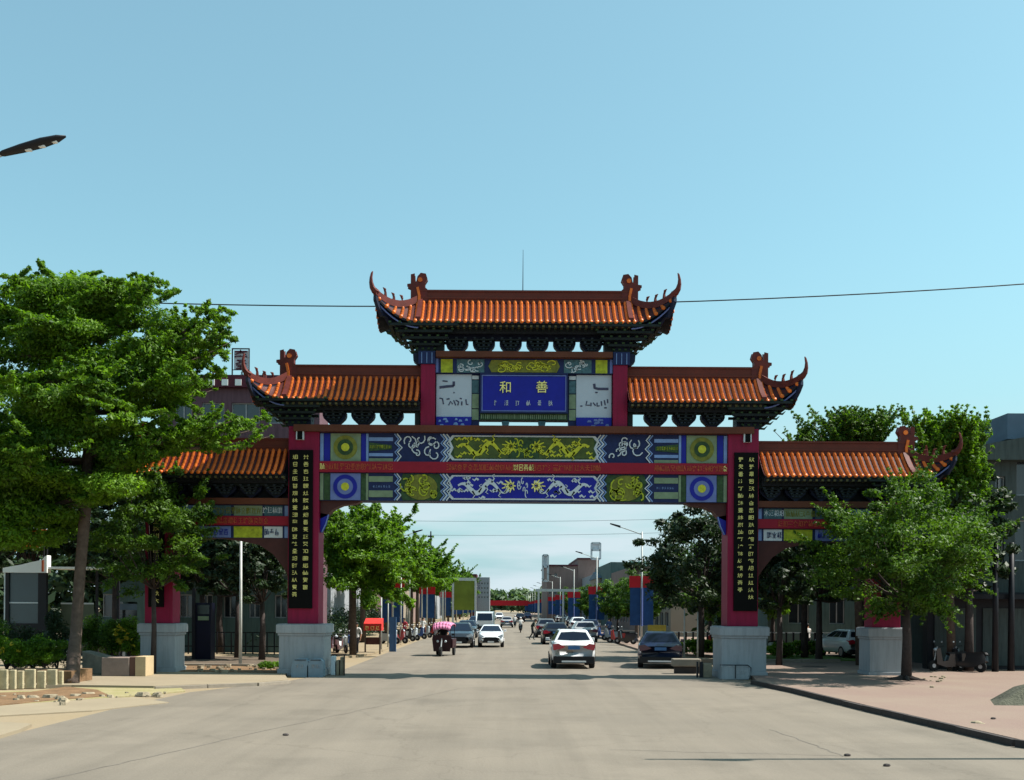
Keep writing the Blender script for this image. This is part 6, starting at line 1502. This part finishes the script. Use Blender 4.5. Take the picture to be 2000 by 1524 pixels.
# ------------------------------------------------------------------ people
M_skin = mat('skin', (.30, .16, .10), .6, .1, 8)
M_hair = mat('hair', (.01, .008, .007), .6, .2, 20)
def person(label, joints, shirt, trousers, scale=1.0, group=None, hat=None):
    """one continuous skinned body; joints: dict of positions in metres (x right, y forward, z up)"""
    t = thing('person', label, 'person', (0, 0, 0), group)
    J = dict(joints); order = ['pelvis', 'waist', 'chest', 'neck', 'head', 'crown', 'lsh', 'lel', 'lwr', 'lha', 'rsh', 'rel', 'rwr', 'rha', 'lhi', 'lkn', 'lan', 'lto', 'rhi', 'rkn', 'ran', 'rto']
    rad = dict(pelvis=.15, waist=.135, chest=.155, neck=.06, head=.10, crown=.085, lsh=.07, lel=.048, lwr=.034, lha=.035, lhi=.10, lkn=.065, lan=.045, lto=.038)
    edges = [('pelvis', 'waist'), ('waist', 'chest'), ('chest', 'neck'), ('neck', 'head'), ('head', 'crown'), ('chest', 'lsh'), ('lsh', 'lel'), ('lel', 'lwr'), ('lwr', 'lha'), ('chest', 'rsh'), ('rsh', 'rel'), ('rel', 'rwr'), ('rwr', 'rha'),
             ('pelvis', 'lhi'), ('lhi', 'lkn'), ('lkn', 'lan'), ('lan', 'lto'), ('pelvis', 'rhi'), ('rhi', 'rkn'), ('rkn', 'ran'), ('ran', 'rto')]
    me = bpy.data.meshes.new('body'); me.from_pydata([J[q] for q in order], [(order.index(a), order.index(b)) for a, b in edges], [])
    o = bpy.data.objects.new('body', me); COL.objects.link(o)
    sm = o.modifiers.new('skin', 'SKIN'); sd = o.modifiers.new('sub', 'SUBSURF'); sd.levels = 1; sd.render_levels = 1
    if not me.skin_vertices:
        me.attributes  # noqa
        import bmesh
        bm = bmesh.new(); bm.from_mesh(me); bm.verts.layers.skin.verify(); bm.to_mesh(me); bm.free()
    for i, q in enumerate(order):
        r = rad.get(q) or rad['l' + q[1:]]; me.skin_vertices[0].data[i].radius = (r, r * (.72 if q in ('pelvis', 'waist', 'chest') else 1))
    me.skin_vertices[0].data[0].use_root = True
    bpy.context.view_layer.update(); dg = bpy.context.evaluated_depsgraph_get()
    nm = bpy.data.meshes.new_from_object(o.evaluated_get(dg)); bpy.data.objects.remove(o)
    for m in (shirt, trousers, M_skin, M_trim): nm.materials.append(m)
    P3 = {q: Vector(J[q]) for q in order}
    seg = [('pelvis', 'waist', 0), ('waist', 'chest', 0), ('lsh', 'rsh', 0), ('neck', 'head', 2), ('head', 'crown', 2), ('lsh', 'lel', 0), ('lel', 'lwr', 2), ('lwr', 'lha', 2), ('rsh', 'rel', 0), ('rel', 'rwr', 2), ('rwr', 'rha', 2), ('lhi', 'lkn', 1), ('lkn', 'lan', 1), ('lan', 'lto', 3), ('rhi', 'rkn', 1), ('rkn', 'ran', 1), ('ran', 'rto', 3), ('lhi', 'rhi', 1)]
    for pl in nm.polygons:
        c = pl.center; best = None
        for a, b, m in seg:
            A, B = P3[a], P3[b]; d = B - A; tt = max(0, min(1, (c - A).dot(d) / max(1e-6, d.length_squared))); q = (c - A - d * tt).length - (rad.get(a) or rad['l' + a[1:]]) * .8
            if best is None or q < best[0]: best = (q, m)
        pl.material_index = best[1]; pl.use_smooth = True
    body = bpy.data.objects.new('body', nm); COL.objects.link(body); body.parent = t
    h = P3['head']; cr = P3['crown']; f = Vector((0, 1, 0))
    MB().ball(tuple(h.lerp(cr, .75) + Vector((0, -.02, .03))), (.105, .115, .10), n=10, m=6).build('hair' if not hat else 'helmet', hat or M_hair, t, smooth=True)
    fc = MB(); c0 = h.lerp(cr, .35) + Vector((0, .10, 0))
    fc.tube([c0 + Vector((0, -.01, .03)), c0 + Vector((0, .03, -.015)), c0 + Vector((0, -.005, -.02))], [.008, .014, .006], 5); fc.build('nose', M_skin, t)
    for s in (-1, 1):
        MB().ball(tuple(c0 + Vector((s * .035, -.012, .025))), .012, n=6, m=4).build('eye', M_trim, t)
        MB().ball(tuple(h.lerp(cr, .3) + Vector((s * .10, -.0, 0))), (.015, .025, .035), n=6, m=4).build('ear', M_skin, t)
    MB().box(c0.x - .025, c0.x + .025, c0.y - .012, c0.y + .003, c0.z - .05, c0.z - .042).build('mouth', M_relief, t)
    for q in ('l', 'r'):
        ha = P3[q + 'ha']; dr_ = (ha - P3[q + 'wr']).normalized(); g = MB()
        for k in range(4): a = ha + Vector(((k - 1.5) * .018, 0, 0)); g.tube([a, a + dr_ * .05, a + dr_ * .08 + Vector((0, .01, -.012 - .004 * k))], [.011, .010, .007], 5)
        g.tube([ha, ha + Vector((.03 if q == 'l' else -.03, .03, 0))], [.012, .008], 5)
        g.build('fingers', M_skin, t)
    return t
stand = dict(pelvis=(0, 0, .93), waist=(0, .0, 1.08), chest=(0, .02, 1.32), neck=(0, .03, 1.48), head=(0, .05, 1.56), crown=(0, .06, 1.66), lsh=(-.19, .02, 1.40), lel=(-.25, -.06, 1.12), lwr=(-.24, .06, .88), lha=(-.24, .09, .80),
             rsh=(.19, .02, 1.40), rel=(.25, .10, 1.13), rwr=(.22, .28, .95), rha=(.21, .34, .89), lhi=(-.10, 0, .86), lkn=(-.10, .18, .50), lan=(-.10, .10, .09), lto=(-.10, .26, .04), rhi=(.10, 0, .86), rkn=(.10, -.04, .49), ran=(.10, -.30, .14), rto=(.10, -.18, .04))
cloth_d = mat('cloth_dark_green', (.025, .035, .028), .9); cloth_w = mat('cloth_white', (.5, .48, .46), .9); cloth_k = mat('cloth_black', (.012, .012, .015), .9); cloth_r = mat('cloth_red', (.30, .03, .05), .9); cloth_b = mat('cloth_blue', (.04, .07, .16), .9)
w1 = person('person in dark clothes walking across the road leaning forward', {**stand, 'chest': (0, .12, 1.30), 'neck': (0, .2, 1.44), 'head': (0, .25, 1.51), 'crown': (0, .29, 1.60), 'lsh': (-.18, .12, 1.38), 'rsh': (.18, .12, 1.38)}, cloth_d, cloth_k)
w1.location = (P(1040, 1188, 91).x, 91, 0); w1.rotation_euler = (0, 0, R(-80)); w1.scale = (1.05,) * 3
w2 = person('person in light shirt standing by the stall left of the road', stand, cloth_w, cloth_k, hat=None)
w2.location = (P(697, 1188, 60).x, 60, .1); w2.rotation_euler = (0, 0, R(170))
for k, (px, Y, rz, sh, lab) in enumerate(((790, 86, 160, cloth_r, 'person in red shirt among the parked motorbikes at left'), (826, 92, 200, cloth_w, 'person in white shirt among the parked motorbikes at left'), (1190, 96, 10, cloth_b, 'person in blue shirt on the right pavement'), (1578, 66, 20, cloth_w, 'person in white shirt in the shade of the right side passage'))):
    o = copy_tree(w2); o.location = (P(px, 1188, Y).x, Y, .1); o.rotation_euler = (0, 0, R(rz)); o['label'] = lab
    for ch in o.children:
        if ch.name.startswith('body'): ch.data = ch.data.copy(); ch.data.materials[0] = sh

# ------------------------------------------------------------------ motorbikes and tricycle
def scooter(label, col, group=None):
    t = thing('motor_scooter', label, 'scooter', (0, 0, 0), group)
    for y in (-.62, .62):
        g = MB(); n = 14; r = .24
        g.add([(xx, y + q * math.cos(2 * math.pi * i / n), r + q * math.sin(2 * math.pi * i / n)) for xx, q in ((-.05, r * .85), (-.03, r), (.03, r), (.05, r * .85)) for i in range(n)],
              [(a * n + i, a * n + (i + 1) % n, (a + 1) * n + (i + 1) % n, (a + 1) * n + i) for a in range(3) for i in range(n)] + [tuple(range(n)), tuple(range(3 * n, 4 * n))])
        w_ = g.build('wheel', M_tyre, t); MB().tube([(-.06, y, r), (.06, y, r)], .09, 8).build('hub', M_rim, w_)
    MB().prismx([(-.85, .45), (-.8, .72), (-.1, .70), (.0, .42), (.3, .38), (.42, .95), (.52, .92), (.5, .35), (.1, .22), (-.35, .25)], -.14, .14).build('body', col, t, bevel=.04)
    MB().prismx([(-.88, .74), (-.8, .84), (-.3, .80), (-.05, .78), (-.08, .71)], -.13, .13).build('seat', M_trim, t, bevel=.03)
    MB().tube([(0, .62, .24), (0, .48, .95), (0, .44, 1.05)], .025, 6).build('fork', M_metal, t)
    MB().tube([(-.33, .36, 1.08), (-.12, .44, 1.06), (.12, .44, 1.06), (.33, .36, 1.08)], .018, 6).build('handlebar', M_trim, t)
    MB().ball((0, .53, .92), (.09, .05, .07)).build('headlight', M_hlight, t)
    for s in (-1, 1): MB().tube([(s * .22, .42, 1.07), (s * .28, .42, 1.22)], .008, 4).build('mirror_stem', M_trim, t); MB().ball((s * .28, .42, 1.25), (.06, .015, .04)).build('mirror', M_metal, t)
    return t
sit = dict(pelvis=(0, -.38, .90), waist=(0, -.36, 1.05), chest=(0, -.28, 1.28), neck=(0, -.24, 1.44), head=(0, -.21, 1.52), crown=(0, -.20, 1.62), lsh=(-.18, -.27, 1.36), lel=(-.27, -.05, 1.16), lwr=(-.31, .2, 1.10), lha=(-.32, .30, 1.09),
           rsh=(.18, -.27, 1.36), rel=(.27, -.05, 1.16), rwr=(.31, .2, 1.10), rha=(.32, .30, 1.09), lhi=(-.11, -.34, .86), lkn=(-.17, .08, .74), lan=(-.14, .1, .36), lto=(-.14, .24, .30), rhi=(.11, -.34, .86), rkn=(.17, .08, .74), ran=(.14, .1, .36), rto=(.14, .24, .30))
paints = [paint('red', (.30, .02, .02)), black, white, paint('blue', (.03, .07, .22)), silver]
sc0 = scooter('black scooter ridden down the far right lane', black)
r0 = person('rider in white shirt and helmet on the black scooter in the far right lane', sit, cloth_w, cloth_k, hat=white)
for o in (sc0, r0): o.location = (P(1017, 1188, 118).x, 118, 0)
o = copy_tree(sc0); o['label'] = 'scooter ridden far ahead at the street centre'; o.location = (P(1006, 1188, 150).x, 150, 0); o2 = copy_tree(r0); o2['label'] = 'rider on the scooter far ahead at the street centre'; o2.location = o.location
spots = [(640, 60, 20), (655, 61.5, 15), (668, 60.5, 30), (685, 64, 10), (762, 76, 60), (777, 77, 65), (792, 82, 70), (803, 84, 60), (815, 88, 75), (828, 92, 60), (838, 96, 70), (848, 100, 60), (858, 106, 70)]
cn = ['red', 'black', 'white', 'blue', 'silver']
for k, (px, Y, rz) in enumerate(spots):
    c_i = k % 5
    lab = '%s scooter, %s of the row parked left of the road beyond the gate' % (cn[c_i], ordn[k])
    clone(sc0, lab, (P(px, 1188, Y).x, Y, .1), R(180 + rz), paints[c_i] if c_i != 1 else None, black, cat='scooter', group='scooters parked left of the road')
for k, (px, Y, rz) in enumerate(((1180, 92, 70), (1195, 86, 60), (1208, 80, 75), (1222, 78, 60), (1500, 60, 80), (1888, 45.2, 40), (1850, 45.5, 100), (1400, 64, 80))):
    lab = ['scooter parked just right of the second right banner', 'scooter between the two right banner posts, farther one', 'scooter between the two right banner posts, middle one', 'scooter close to the nearest right banner', 'scooter in the shade beside the right inner pillar', 'scooter in the shade before the dark corner building', 'dark scooter under the canopy right of the right outer pillar', 'scooter beyond the lawn beside the right inner pillar'][k]
    clone(sc0, lab, (P(px, 1188, Y).x, Y, .12), R(rz), paints[(k + 3) % 5] if (k + 3) % 5 != 1 and k not in (5, 6) else None, black, cat='scooter', group='scooters parked on the right side')

tr = thing('motor_tricycle', 'motor tricycle with a pink patterned canopy coming along the left side', 'tricycle', (0, 0, 0))
M_can = mat('canopy_pink', (.55, .30, .42), .7, .2, 8, col2=(.45, .06, .20)); M_mar = mat('trike_maroon', (.03, .008, .012), .4, .2, 3)
for (x, y, r, nme) in ((0, 1.05, .27, 'front'), (-.46, -.75, .28, 'rear'), (.46, -.75, .28, 'rear')):
    MB().tube([(x - .06, y, r), (x + .06, y, r)], r, 14).build('wheel', M_tyre, tr)
MB().box(-.52, .52, -1.3, .05, .42, .95).build('cargo_body', M_mar, tr, bevel=.03)
MB().prism([(-.42, .30), (.42, .30), (.50, .95), (.46, 1.12), (-.46, 1.12), (-.50, .95)], .55, .7).build('front_shield', M_mar, tr, bevel=.04)
MB().box(-.30, .30, -.1, .6, .32, .42).build('footboard', M_trim, tr); MB().box(-.32, .32, -.35, .05, .95, 1.02).build('seat', M_trim, tr)
MB().tube([(0, 1.05, .27), (0, .78, .75), (0, .6, 1.15)], .035, 6).build('fork', M_metal, tr)
MB().tube([(-.36, .4, 1.16), (0, .55, 1.12), (.36, .4, 1.16)], .02, 6).build('handlebar', M_trim, tr)
for s in (-1, 1):
    MB().tube([(s * .46, .68, 1.1), (s * .47, .35, 1.78)], .018, 6).build('canopy_post', M_trim, tr); MB().tube([(s * .48, -.9, .9), (s * .47, -.85, 1.72)], .018, 6).build('canopy_post', M_trim, tr)
    MB().ball((s * .22, .74, .82), (.07, .04, .07)).build('headlight', M_hlight, tr)
    MB().box(s * .6 - .07, s * .6 + .07, .48, .5, 1.15, 1.25).build('mirror', M_trim, tr)
cnp = MB(); rows = []
for y, dz, wz in ((.78, -.30, .44), (.66, -.06, .50), (.35, .06, .53), (-.4, .08, .53), (-1.0, .02, .52), (-1.15, -.1, .48)):
    rows.append([(wz * math.sin(a), y, 1.66 + dz + .14 * math.cos(a)) for a in np.linspace(-1.5, 1.5, 9)])
for i in range(5):
    for j in range(8): cnp.add([rows[i][j], rows[i][j + 1], rows[i + 1][j + 1], rows[i + 1][j]], [(0, 1, 2, 3)])
cn_ = cnp.build('canopy', M_can, tr, smooth=True); sl_ = cn_.modifiers.new('s', 'SOLIDIFY'); sl_.thickness = .025
MB().box(.49, .515, -1.0, .3, 1.0, 1.6).build('side_curtain', M_wht, tr)
rt_ = person('rider sitting under the pink canopy of the tricycle', {k_: (v_[0], v_[1] + .25, v_[2] + .12) for k_, v_ in sit.items()}, cloth_k, cloth_k)
for o in (tr, rt_): o.location = (P(865, 1188, 59.2).x, 60.2, 0); o.rotation_euler = (0, 0, math.pi + R(-6))
